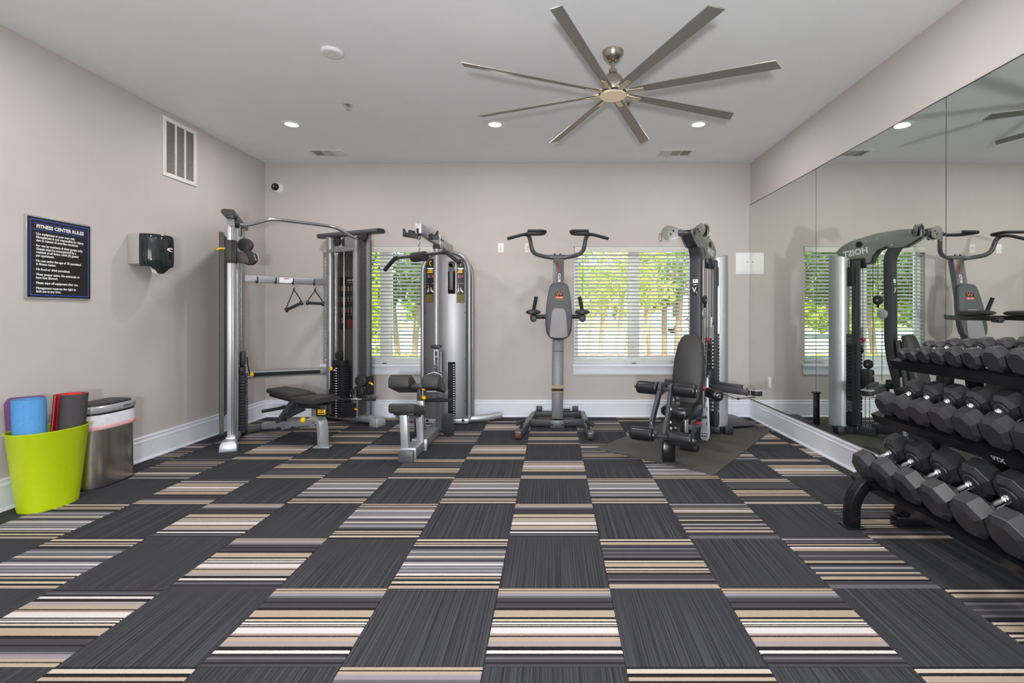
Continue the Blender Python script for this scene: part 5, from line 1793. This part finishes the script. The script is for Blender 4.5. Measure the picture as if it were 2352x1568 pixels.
MB().bar(V((1.86, 5.44, .03)), V((1.86, 5.44, .37)), .05, .05, up=(0, 1, 0)).build('press_post', 'black_paint', gym, bevel=.005)
MB().bar(V((1.86, 5.44, .37)), V((1.86, 5.44, .385)), .075, .065, up=(0, 1, 0)).build('post_cap', 'black_paint', gym, bevel=.003)
# the foot plate behind
fp = [V((1.86, 5.84, .05)), V((2.06, 5.84, .05)), V((2.16, 5.37, .03)), V((1.90, 5.33, .03))]
MB().prism(fp, (0, 0, .012)).build('foot_plate', 'charcoal_paint', gym, bevel=.003)
MB().bar(V((2.08, 5.84, .045)), V((2.22, 5.33, .022)), .045, .03).build('foot_plate_edge', 'grey_paint', gym, bevel=.004)
# base beams, seat and back
MB().sweep(fillet([h(-.005, -.005, .012), h(-.005, -.005, .14), h(.06, -.012, .26), h(.30, -.03, .33), h(.62, -.05, .34)], .14, 6), [(-.05, -.028), (.05, -.028), (.05, .028), (-.05, .028)], up=(0, 0, 1)).build('front_leg', 'black_gloss', gym, bevel=.005, angle=30)
hbox(MB(), -.05, .05, -.075, .075, MZ, .016).build('foot_plate', 'charcoal_paint', gym, bevel=.003)
MB().bar(h(.42, -.05, .10), h(1.05, UP, .09), .10, .09).build('base_beam', 'charcoal_paint', gym, bevel=.006)
MB().bar(h(.55, -.05, .10), h(.55, -.05, .34), .07, .07, up=gA).build('seat_column', 'charcoal_paint', gym, bevel=.005)
MB().bar(h(.45, -.05, MZ + .03), h(.45, .10, MZ + .03), .08, .05).build('cross_foot', 'black_paint', gym, bevel=.004)
hbox(MB(), .38, .46, .0, .014, .13, .29).build('seat_bracket', 'silver_light', gym, bevel=.003)
hbox(MB(), .50, .62, .02, .034, .14, .27).build('seat_bracket', 'grey_paint', gym, bevel=.003)
MB().bar(h(.46, .02, .215), h(.72, .03, .20), .05, .05).build('seat_slide', 'grey_paint', gym, bevel=.004)
MB().sphere(h(.58, .06, .235), .016, sc=(1.9, 1.9, .8)).build('release_knob', 'red', gym)
MB().bar(h(.55, .05, .285), h(.70, .10, .27), .02, .02).build('release_bar', 'grey_dark', gym)


def cushion(path, widths, th, nrm):
    mb = MB()
    rr = []
    for (a, z), w in zip(path, widths):
        c = h(a, UP, z)
        nv = gA * nrm[0] + V((0, 0, 1)) * nrm[1]
        pr = []
        for x, k in ((-.5, .1), (-.5, .7), (-.42, 1), (.42, 1), (.5, .7), (.5, .1), (.44, 0), (-.44, 0)):
            pr.append(c + gP * (x * w) + nv * (th * k))
        rr.append(pr)
    mb.loft(rr)
    return mb


cushion([(.26, .335), (.28, .35), (.42, .357), (.62, .357), (.66, .347)], [.20, .25, .27, .27, .25], .062, (0, 1)).build('seat_pad', 'vinyl_roller', gym, angle=50)
bkp = [(.575, .40), (.585, .45), (.62, .62), (.665, .80), (.70, .94), (.72, 1.005), (.728, 1.025)]
cushion([(a + .055, z) for a, z in bkp], [.20, .26, .295, .28, .235, .17, .10], .065, (-.97, .24)).build('back_pad', 'vinyl_pad', gym, angle=50)
MB().bar(h(.68, UP, .36), h(.83, UP, .98), .06, .03, up=gA).build('back_frame', 'grey_paint', gym, bevel=.004)
MB().bar(h(.66, .095, .36), h(.78, .085, .97), .008, .03, up=gA).build('back_edge', 'grey_paint', gym, bevel=.002)
MB().bar(h(.62, UP, .26), h(.72, UP, .42), .06, .05, up=gA).build('back_hinge', 'charcoal_paint', gym, bevel=.004)


# leg extension: lever and four rollers
def roller(c, ax_, ln, rad, cap_far=True):
    c, ax_ = V(c), V(ax_).normalized()
    MB().lathe(c - ax_ * ln / 2, ax_, [(.018, -.003), (rad * .88, 0), (rad * .98, .007), (rad, .02), (rad, ln - .02), (rad * .98, ln - .007), (rad * .88, ln), (.018, ln + .003)], 26).build('foam_roller', 'vinyl_roller', gym, angle=50)
    k = gym.children[-1]
    mb = MB()
    for i in range(14):
        an = 2 * PI * i / 14
        d_, s_, u_ = frame(ax_)
        rv = s_ * math.cos(an) + u_ * math.sin(an)
        mb.bar(c + ax_ * (ln / 2 - .004) + rv * rad * .45, c + ax_ * (ln / 2 - .012) + rv * rad * .93, .005, .007, up=ax_)
    w = mb.build('gathered_end', 'vinyl_roller', k)
    w['kind'] = 'stuff'
    MB().cyl(c + ax_ * (ln / 2), c + ax_ * (ln / 2 + .008), .021, .021, 20).build('end_cap', 'steel_rod', k, bevel=.003)
    return k


lowc, upc = h(-.10, -.03, .238), h(.12, -.07, .593)
for sg in (-1, 1):
    roller(lowc + gP * .165 * sg, gP, .192, .057)
    roller(upc + gP * .167 * sg, gP, .186, .056)
MB().tube([lowc - gP * .29, lowc + gP * .29], .013, 12).build('roller_bar', 'grey_dark', gym)
MB().tube([upc - gP * .29, upc + gP * .29], .013, 12).build('roller_bar', 'grey_dark', gym)
for k_, p_ in enumerate((-.115, -.025)):
    bow = -.03 if k_ == 0 else .006
    pa = fillet([upc + gP * (p_ + .07) + V((0, 0, .03)), h(.075, p_ + bow * .5, .50), h(.03, p_ + bow, .39), h(-.03, p_ + bow, .30), h(-.085, p_ + .02, .245), lowc + gP * (p_ + .085 if k_ == 0 else p_ + .05)], .10, 6)
    MB().sweep(pa, [(-.014, -.034), (.014, -.034), (.014, .034), (-.014, .034)], up=gA * -1).build('lever_plate', 'charcoal_paint', gym, bevel=.004, angle=30)
    MB().cyl(upc + gP * (p_ + .054), upc + gP * (p_ + .086), .052, .052, 26).build('lever_hub', 'charcoal_paint', gym, bevel=.004)
for p_, z_ in ((-.015, .44), (-.018, .33), (-.012, .28)):
    MB().cyl(h(.06, p_ + .004, z_), h(.045, p_ + .012, z_), .011, .011, 12).build('bolt', 'silver_light', gym)
MB().bar(h(.10, -.07, .42), h(.22, -.06, .34), .05, .06).build('lever_mount', 'black_paint', gym, bevel=.005)
mb = MB()
for i in range(3):
    c = h(-.07, -.135, .345 - i * .034)
    ring = [c + gP * (.010 * math.cos(t) * (1 if i % 2 else .3)) + gA * (.01 * math.cos(t) * (.2 if i % 2 else 1)) + V((0, 0, .022 * math.sin(t))) for t in [2 * PI * q / 10 for q in range(11)]]
    mb.tube(ring, .004, 6)
ch = mb.build('chain_link', 'steel_rod', gym)
ch['kind'] = 'stuff'
for dz in (.0, -.045):
    MB().cyl(upc + gP * .115 - gA * .02 + V((0, 0, -.06 + dz)), upc + gP * .115 - gA * .045 + V((0, 0, -.06 + dz)), .013, .013, 12).build('clip', 'steel_rod', gym)
# press lever and its grip
lv = [h(.70, .10, .055), h(.70, .10, .045), h(.70, .10, .05)]
pts = []
for z_, hw in ((.045, .026), (.06, .038), (.10, .044), (.18, .040), (.35, .027), (.55, .016), (.615, .013), (.63, .008)):
    pts.append((z_, hw))
outl = [(hw, z_) for z_, hw in pts] + [(-hw, z_) for z_, hw in reversed(pts)]
MB().prism([h(.70 + z_ * .06, .085 + x + .02 * z_, z_ + MZ) for x, z_ in outl], gA * .012).build('press_lever', 'silver_light', gym, bevel=.003)
plv = gym.children[-1]
for z_, x in ((.20, .012), (.26, .004), (.34, .010), (.42, 0)):
    MB().prism([h(.70 + (z_ + dz) * .06, .085 + x + dx + .02 * z_, z_ + dz + MZ) - gA * .0008 for dx, dz in ((-.004, -.018), (.004, -.018), (.004, .018), (-.004, .018))], gA * .0006).build('lever_slot', 'dark_void', plv, smooth=False)
for z_ in (.085, .11):
    for dx in (-.02, .0, .02):
        MB().cyl(h(.70 + z_ * .06, .085 + dx, z_ + MZ) - gA * .006, h(.70 + z_ * .06, .085 + dx, z_ + MZ), .007, .007, 10).build('lever_bolt', 'steel_rod', plv)
roller(h(.655, .185, .50), gP * .62 - gA * .78, .20, .053)
MB().tube([h(.78, .06, .515), h(.64, .20, .50)], .016, 12).build('press_bar', 'black_paint', gym)
MB().sphere(h(.70, .075, .545), .026).build('lock_knob', 'red', gym)
hbox(MB(), 1.02, 1.13, -.02, .06, .50, .68).build('arm_housing', 'black_plastic', gym, bevel=.02, seg=3)
MB().cyl(h(1.018, .03, .615), h(1.01, .03, .615), .012, .012, 12).build('bolt', 'silver_light', gym)
MB().bar(h(.95, -.05, .10), h(.95, -.05, .52), .07, .07, up=gA).build('arm_column', 'charcoal_paint', gym, bevel=.005)
# low cable arms to both sides
for sg, nm in ((1, 'silver_light'), (-1, 'silver_light')):
    MB().bar(h(.92, sg * .05, .525), h(.86, sg * .40 + (0 if sg > 0 else .0), .515), .055, .06).build('cable_arm', 'charcoal_paint', gym, bevel=.008)
    MB().bar(h(.95, sg * .12, .552), h(.90, sg * .38, .545), .05, .05).build('cable_arm_cover', 'grey_dark', gym, bevel=.008)
    head(h(.85, sg * .515, .513), gP * sg - gA * .12, nm, carry=False, r=.056, along=(0, 0, 1))
    a0 = h(.84, sg * .57, .49)
    MB().tube([a0, h(.78, sg * .36, .455), h(.74, sg * .22, .50)], .004, 6).build('arm_cable', 'cable', gym)
    MB().sphere(h(.785, sg * .37, .457), .013).build('cable_stop', 'black_plastic', gym)
    MB().tube(fillet([h(.782, sg * .355, .455), h(.776, sg * .335, .465), h(.772, sg * .315, .458), h(.776, sg * .335, .447)], .01), .004, 8).build('carabiner', 'steel_rod', gym)
MB().tube(fillet([h(.86, -.44, .50), h(.80, -.45, .34), h(.60, -.40, .20)], .2, 6), .004, 6).build('slack_cable', 'cable', gym)
# floating pulleys and cables behind the upright
for a, z_ in ((1.168, .861), (1.073, .73), (1.118, .554), (.985, 1.372)):
    MB().cyl(h(a, UP - .012 + .06, z_), h(a, UP + .012 + .06, z_), .047, .047, 24).build('floating_pulley', 'black_plastic', gym, bevel=.004)
    MB().cyl(h(a, UP + .072, z_), h(a, UP + .077, z_), .01, .01, 10).build('pulley_bolt', 'silver_light', gym)
    MB().bar(h(a, UP + .06, z_ - .02), h(a, UP + .06, z_ - .075), .03, .012, up=gA).build('pulley_strap', 'black_paint', gym, bevel=.002)
for pth in ([h(1.125, .005, 1.76), h(1.125, .005, .86)], [h(1.21, .005, 1.76), h(1.21, .005, .86)], [h(1.03, .005, 1.80), h(1.03, .005, .73)], [h(1.115, .005, 1.0), h(1.115, .005, .73)],
            [h(.985, .005, 1.86), h(.985, .005, 1.40)], [h(1.165, .005, .79), h(1.165, .005, .55)], [h(1.072, .005, .65), h(1.072, .005, .55)], [h(.945, .005, 1.37), h(.95, .005, .57)], [h(1.1, .005, .49), h(1.1, .005, .10)], [h(1.06, .005, .49), h(1.06, .005, .10)]):
    MB().tube(pth, .0032, 6).build('cable', 'cable', gym)
MB().cyl(h(.945, .0, 1.235), h(.945, .012, 1.235), .05, .05, 24).build('side_disc', 'silver_light', gym, bevel=.003)
# ------------------------------------------------------------------ dumbbell rack along the mirrors
rack = thing('dumbbell_rack', 'black three-tier dumbbell rack along the mirrors', 'rack', (2.05, 2.0, 0))
YE, YN = 3.02, .55
TIER = {'bottom': (1.800, .262, 27.0, .30), 'middle': (1.926, .632, 23.0, .30), 'top': (2.038, .955, 17.0, .27)}
tier_d = {}
for nm, (x0, z0, ang, dep) in TIER.items():
    a = math.radians(ang)
    d_, n_ = V((math.cos(a), 0, math.sin(a))), V((-math.sin(a), 0, math.cos(a)))
    O_ = V((x0, 0, z0))
    tier_d[nm] = (O_, d_, n_)
    q = lambda u, v, y: O_ + d_ * u + n_ * v + V((0, y, 0))
    # front rail: an angle with a lip that faces the room; back rail the same
    fr_ = [(0, -.052), (.004, -.052), (.004, -.004), (.062, -.004), (.062, 0), (0, 0)]
    MB().loft([[q(u, v, y) for u, v in fr_] for y in (YN, YE)]).build('front_rail', 'black_gloss', rack, smooth=False)
    fr = rack.children[-1]
    if nm == 'middle':
        mid_rail = fr
    br_ = [(dep - .062, -.004), (dep - .004, -.004), (dep - .004, -.04), (dep, -.04), (dep, 0), (dep - .062, 0)]
    MB().loft([[q(u, v, y) for u, v in br_] for y in (YN, YE)]).build('back_rail', 'black_gloss', rack, smooth=False)
    for y in (2.90, 1.55, .72):
        p0, p1 = q(.03, -.035, y), q(dep + .02, -.035, y)
        MB().bar(p0, p1, .065, .055, up=n_).build('tier_arm', 'black_gloss', rack, bevel=.004)
        MB().bar(p0 - d_ * .003, p0, .058, .048, up=n_).build('arm_cap', 'black_plastic', rack)
lettering('rack_name', 'VTX', .028, 'print_grey', mid_rail, tier_d['middle'][0] + V((-.0012 + .010, 2.155, -.026)) + V((-.0105, 0, 0)), (0, -1, 0), tier_d['middle'][2], bold=.0015, sx=1.15)
for y in (2.90, 1.55, .72):
    up_ = fillet([V((2.02, y, .065)), V((2.16, y, .34)), V((2.27, y, .72)), V((2.295, y, 1.02))], .3, 6)
    MB().sweep(up_, [(-.032, -.03), (.032, -.03), (.032, .03), (-.032, .03)], up=(1, 0, 0)).build('rack_upright', 'black_gloss', rack, bevel=.004, angle=30)
    lg = fillet([V((1.738, y, .006)), V((1.738, y, .17)), V((1.86, y, .305)), V((2.10, y, .30))], .17, 8)
    MB().sweep(lg, [(-.04, -.03), (.04, -.03), (.04, .03), (-.04, .03)], up=(-1, 0, 0)).build('curved_leg', 'black_gloss', rack, bevel=.005, angle=30)
    MB().span((1.685, y - .052, 0), (1.79, y + .052, .008)).build('foot_plate', 'black_gloss', rack, bevel=.002)
    MB().bar(V((1.98, y, .035)), V((2.335, y, .035)), .065, .06).build('rear_foot', 'black_gloss', rack, bevel=.005)


# ------------------------------------------------------------------ dumbbells
def octo(r):
    return [(r * math.cos(PI / 8 + PI / 4 * i), r * math.sin(PI / 8 + PI / 4 * i)) for i in range(8)]


def make_dumbbell(dia, head_t, grip_l, label, group):
    """axis along local x from the front head at x = 0; local z is out of the tray; the tray plane is z = 0"""
    r = thing('dumbbell', label, 'dumbbell', (0, 0, 0), group)
    R = dia / 2 / math.cos(PI / 8)
    zc = dia / 2
    ringf = lambda x, k: [V((x, y * k, zc + z * k)) for y, z in octo(R)]
    for x0, x1, inner in ((0, head_t, 1), (head_t + grip_l, head_t * 2 + grip_l, 0)):
        c = head_t * .19
        lo = [ringf(x0, .72), ringf(x0 + c, 1.0), ringf(x1 - c, 1.0), ringf(x1, .72)]
        hd = MB().loft(lo).build('head', 'rubber', r, bevel=.0022, seg=1, world=False, angle=20)
        xx = x1 if inner else x0
        sg = 1 if inner else -1
        MB().lathe((xx, 0, zc), (sg, 0, 0), [(R * .52, -.004), (R * .50, .006), (R * .34, .012)], 20).build('inner_boss', 'rubber', hd, world=False)
    x0, x1 = head_t, head_t + grip_l
    gr = min(.0165, dia * .15)
    pf = [(gr * 1.35, -.002), (gr * 1.35, .010), (gr * .95, .016), (gr * 1.2, .022), (gr * .95, .028), (gr * .85, .034)]
    prof = pf + [(gr * 1.06, grip_l * .5)] + [(a, grip_l - b) for a, b in reversed(pf)]
    MB().lathe((x0, 0, zc), (1, 0, 0), prof, 18).build('handle', 'chrome', r, world=False, angle=50)
    return r


rd = random.Random(8)
ORD = ['nearest the far end', 'second from the far end', 'third from the far end', 'fourth from the far end', 'fifth from the far end', 'sixth from the far end', 'seventh from the far end',
       'eighth from the far end', 'ninth from the far end', 'tenth from the far end', 'eleventh from the far end']
ROWS = {'top': ([2.93, 2.845, 2.757, 2.657, 2.553, 2.440, 2.315, 2.185, 2.05, 1.91], [.066, .066, .086, .088, .100, .104, .118, .120, .124, .126], .072, .100),
        'middle': ([2.905, 2.765, 2.625, 2.475, 2.325, 2.17, 2.015, 1.86], [.128, .130, .136, .140, .144, .148, .150, .152], .096, .105),
        'bottom': ([2.885, 2.705, 2.52, 2.335, 2.145, 1.955, 1.765], [.158, .164, .168, .172, .176, .180, .182], .108, .110)}
SIZEW = {'top': 'small', 'middle': 'medium', 'bottom': 'heavy'}
for nm, (ys, dias, ht, gl) in ROWS.items():
    O_, d_, n_ = tier_d[nm]
    for i, (y, dia) in enumerate(zip(ys, dias)):
        k = dia / dias[-1]
        db = make_dumbbell(dia, ht * (.55 + .45 * k), gl, '%s black dumbbell on the %s tier of the rack, %s' % (SIZEW[nm], nm, ORD[i]), 'dumbbells on the %s tier' % nm)
        db.location = O_ + d_ * .012 + n_ * .0006 + V((0, y, 0))
        rot = Matrix((d_, V((0, 1, 0)), n_)).transposed()
        e_ = rot.to_euler()
        db.rotation_euler = (rot.to_4x4() @ Matrix.Rotation(rd.uniform(-.02, .02), 4, 'Z')).to_euler()

# ------------------------------------------------------------------ left wall: bin with mats, trash can
BX, BY = -3.262, 3.225
bin_ = thing('tub', 'lime green plastic tub holding rolled yoga mats, against the left wall', 'tub', (BX, BY, 0))


def oval_ring(cx, cy, ax_, by_, z, n=40, p=2.3, ph=0.0):
    out = []
    for i in range(n):
        t = 2 * PI * i / n
        c_, s_ = math.cos(t), math.sin(t)
        x = ax_ * math.copysign(abs(c_) ** (2 / p), c_)
        y = by_ * math.copysign(abs(s_) ** (2 / p), s_)
        out.append(V((cx + x * math.cos(ph) - y * math.sin(ph), cy + x * math.sin(ph) + y * math.cos(ph), z)))
    return out


PH = math.radians(-8)
HB = .50
lay = [(.102, .142, .002), (.110, .150, .0), (.114, .154, .02), (.150, .205, HB - .015), (.158, .213, HB - .006), (.158, .213, HB)]
inner_ = [(.149, .204, HB), (.143, .197, HB - .02), (.108, .148, .02)]
rg = [oval_ring(BX, BY, a, b, z, ph=PH) for a, b, z in lay + inner_]
MB().loft(rg).build('tub_shell', 'lime_plastic', bin_, angle=50)


# the mats stand in the tub; their plans are drawn as seen from the room
E1, E2 = V((.71, .70, 0)), V((-.70, .71, 0))


def mat_strip(par, name, m_, base, axis, plan, o0, o1, ln):
    base, axis = V(base), V(axis).normalized()
    n = len(plan)
    rr = []
    for i, (x, y) in enumerate(plan):
        x0, y0 = plan[max(i - 1, 0)]
        x1, y1 = plan[min(i + 1, n - 1)]
        t = V((x1 - x0, y1 - y0, 0)).normalized()
        nx, ny = -t.y, t.x
        q = lambda o, hh: base + E1 * (x + nx * o) + E2 * (y + ny * o) + axis * hh
        rr.append([q(o0, 0), q(o1, 0), q(o1, ln), q(o0, ln)])
    return MB().loft(rr).build(name, m_, par, angle=40)


def spiral(r_out, turns, th, phase, gap=1.3):
    n = int(turns * 28)
    return [((r_out - th * gap * turns * i / n) * math.cos(phase + 2 * PI * turns * i / n), (r_out - th * gap * turns * i / n) * math.sin(phase + 2 * PI * turns * i / n)) for i in range(n + 1)]


bm_ = thing('yoga_mat', 'light blue rolled yoga mat standing in the lime tub', 'yoga mat', (-3.285, 3.125, .30), 'yoga mats in the tub')
mat_strip(bm_, 'mat_roll', 'mat_blue', (-3.292, 3.135, .32), (-.012, -.012, 1), spiral(.082, 3.8, .006, -1.75, 2.0), -.003, .003, .38)
rm_ = thing('yoga_mat', 'red and black yoga mat loosely rolled in the lime tub', 'yoga mat', (-3.235, 3.30, .28), 'yoga mats in the tub')
plan = fillet([V((-.085, -.03, 0)), V((-.088, .04, 0)), V((-.05, .082, 0)), V((.03, .086, 0)), V((.078, .05, 0)), V((.085, -.01, 0)), V((.06, -.058, 0)), V((0, -.068, 0)), V((-.045, -.05, 0)), V((-.058, .0, 0)), V((-.04, .045, 0)), V((.01, .058, 0)), V((.05, .03, 0)), V((.05, -.01, 0))], .05, 4)
plan = [(p.x * .95, p.y * .92) for p in plan]
mat_strip(rm_, 'outer_face', 'mat_black', (-3.218, 3.308, .42), (.05, .04, 1), plan, 0, .005, .285)
mat_strip(rm_, 'inner_face', 'mat_red', (-3.218, 3.308, .42), (.05, .04, 1), plan, -.005, 0, .285)
pm = thing('yoga_mat', 'purple yoga mat folded flat behind the blue roll in the lime tub', 'yoga mat', (-3.37, 3.22, .34), 'yoga mats in the tub')
for k_ in range(2):
    o = [(-.10, 0), (-.105, .33), (-.09, .357), (-.07, .365), (.065, .365), (.08, .355), (.085, .33), (.08, 0)]
    c0 = V((-3.357, 3.20, .34))
    MB().prism([c0 + E1 * x + E2 * (.012 * k_ + .0 * z) + V((-.04 * z, 0, z)) for x, z in o], E2 * .009).build('mat_layer', 'mat_purple', pm, bevel=.002, smooth=False)

# trash can
tc = thing('trash_can', 'brushed steel trash can with black lid and white liner, beside the lime tub', 'trash can', (-3.30, 3.66, 0))


def dshape(k, z, ext=0.0, n=18):
    x0, x1, y0, y1 = -3.432, -3.19 + ext, 3.455 - ext, 3.872 + ext
    out = []
    cx = (x0 + x1) / 2
    hy, yc = (y1 - y0) / 2, (y0 + y1) / 2
    for i in range(n + 1):
        t = -PI / 2 + PI * i / n
        out.append(V((x0 + (x1 - x0) * max(math.cos(t), 0) ** .42, yc + hy * math.copysign(abs(math.sin(t)) ** .62, math.sin(t)), z)))
    c = V((cx, yc, z))
    return [c + (p - c) * k for p in out]


MB().loft([dshape(1, .012), dshape(1, .455)]).build('can_body', 'stainless', tc, angle=45)
MB().loft([dshape(1.0, 0, .002), dshape(1.0, .014, .002)]).build('base_ring', 'black_plastic', tc, angle=45)
mb = MB()
mb.loft([dshape(1, .425, .005), dshape(1, .45, .008), dshape(1, .485, .006), dshape(1, .52, .004)])
mb.build('liner_bag', 'bag_white', tc, angle=45)
MB().loft([dshape(1, .415, .007), dshape(1, .42, .0095), dshape(1, .442, .0095), dshape(1, .445, .007)]).build('liner_band', 'bag_pink', tc, angle=45)
MB().loft([dshape(1, .505, .004), dshape(1, .535, .004)]).build('lid_gasket', 'black_plastic', tc, angle=45)
MB().loft([dshape(1, .535, .008), dshape(1, .545, .011), dshape(1, .572, .010), dshape(.965, .582, .006)]).build('lid_rim', 'lid_grey', tc, angle=40)
MB().loft([dshape(.93, .580, .0), dshape(.92, .590, .0), dshape(.86, .594, .0)]).build('lid_panel', 'black_plastic', tc, angle=40)
tp = dshape(1, .430, .0095)[12]
MB().cyl(tp - V((.006, .004, 0)), tp + V((.005, .003, 0)), .012, .012, 14).build('liner_tab', 'orange_red', tc)
MB().box((-3.182, 3.72, .560), (.012, .06, .006)).build('lid_sensor', 'print_black', tc, bevel=.002)
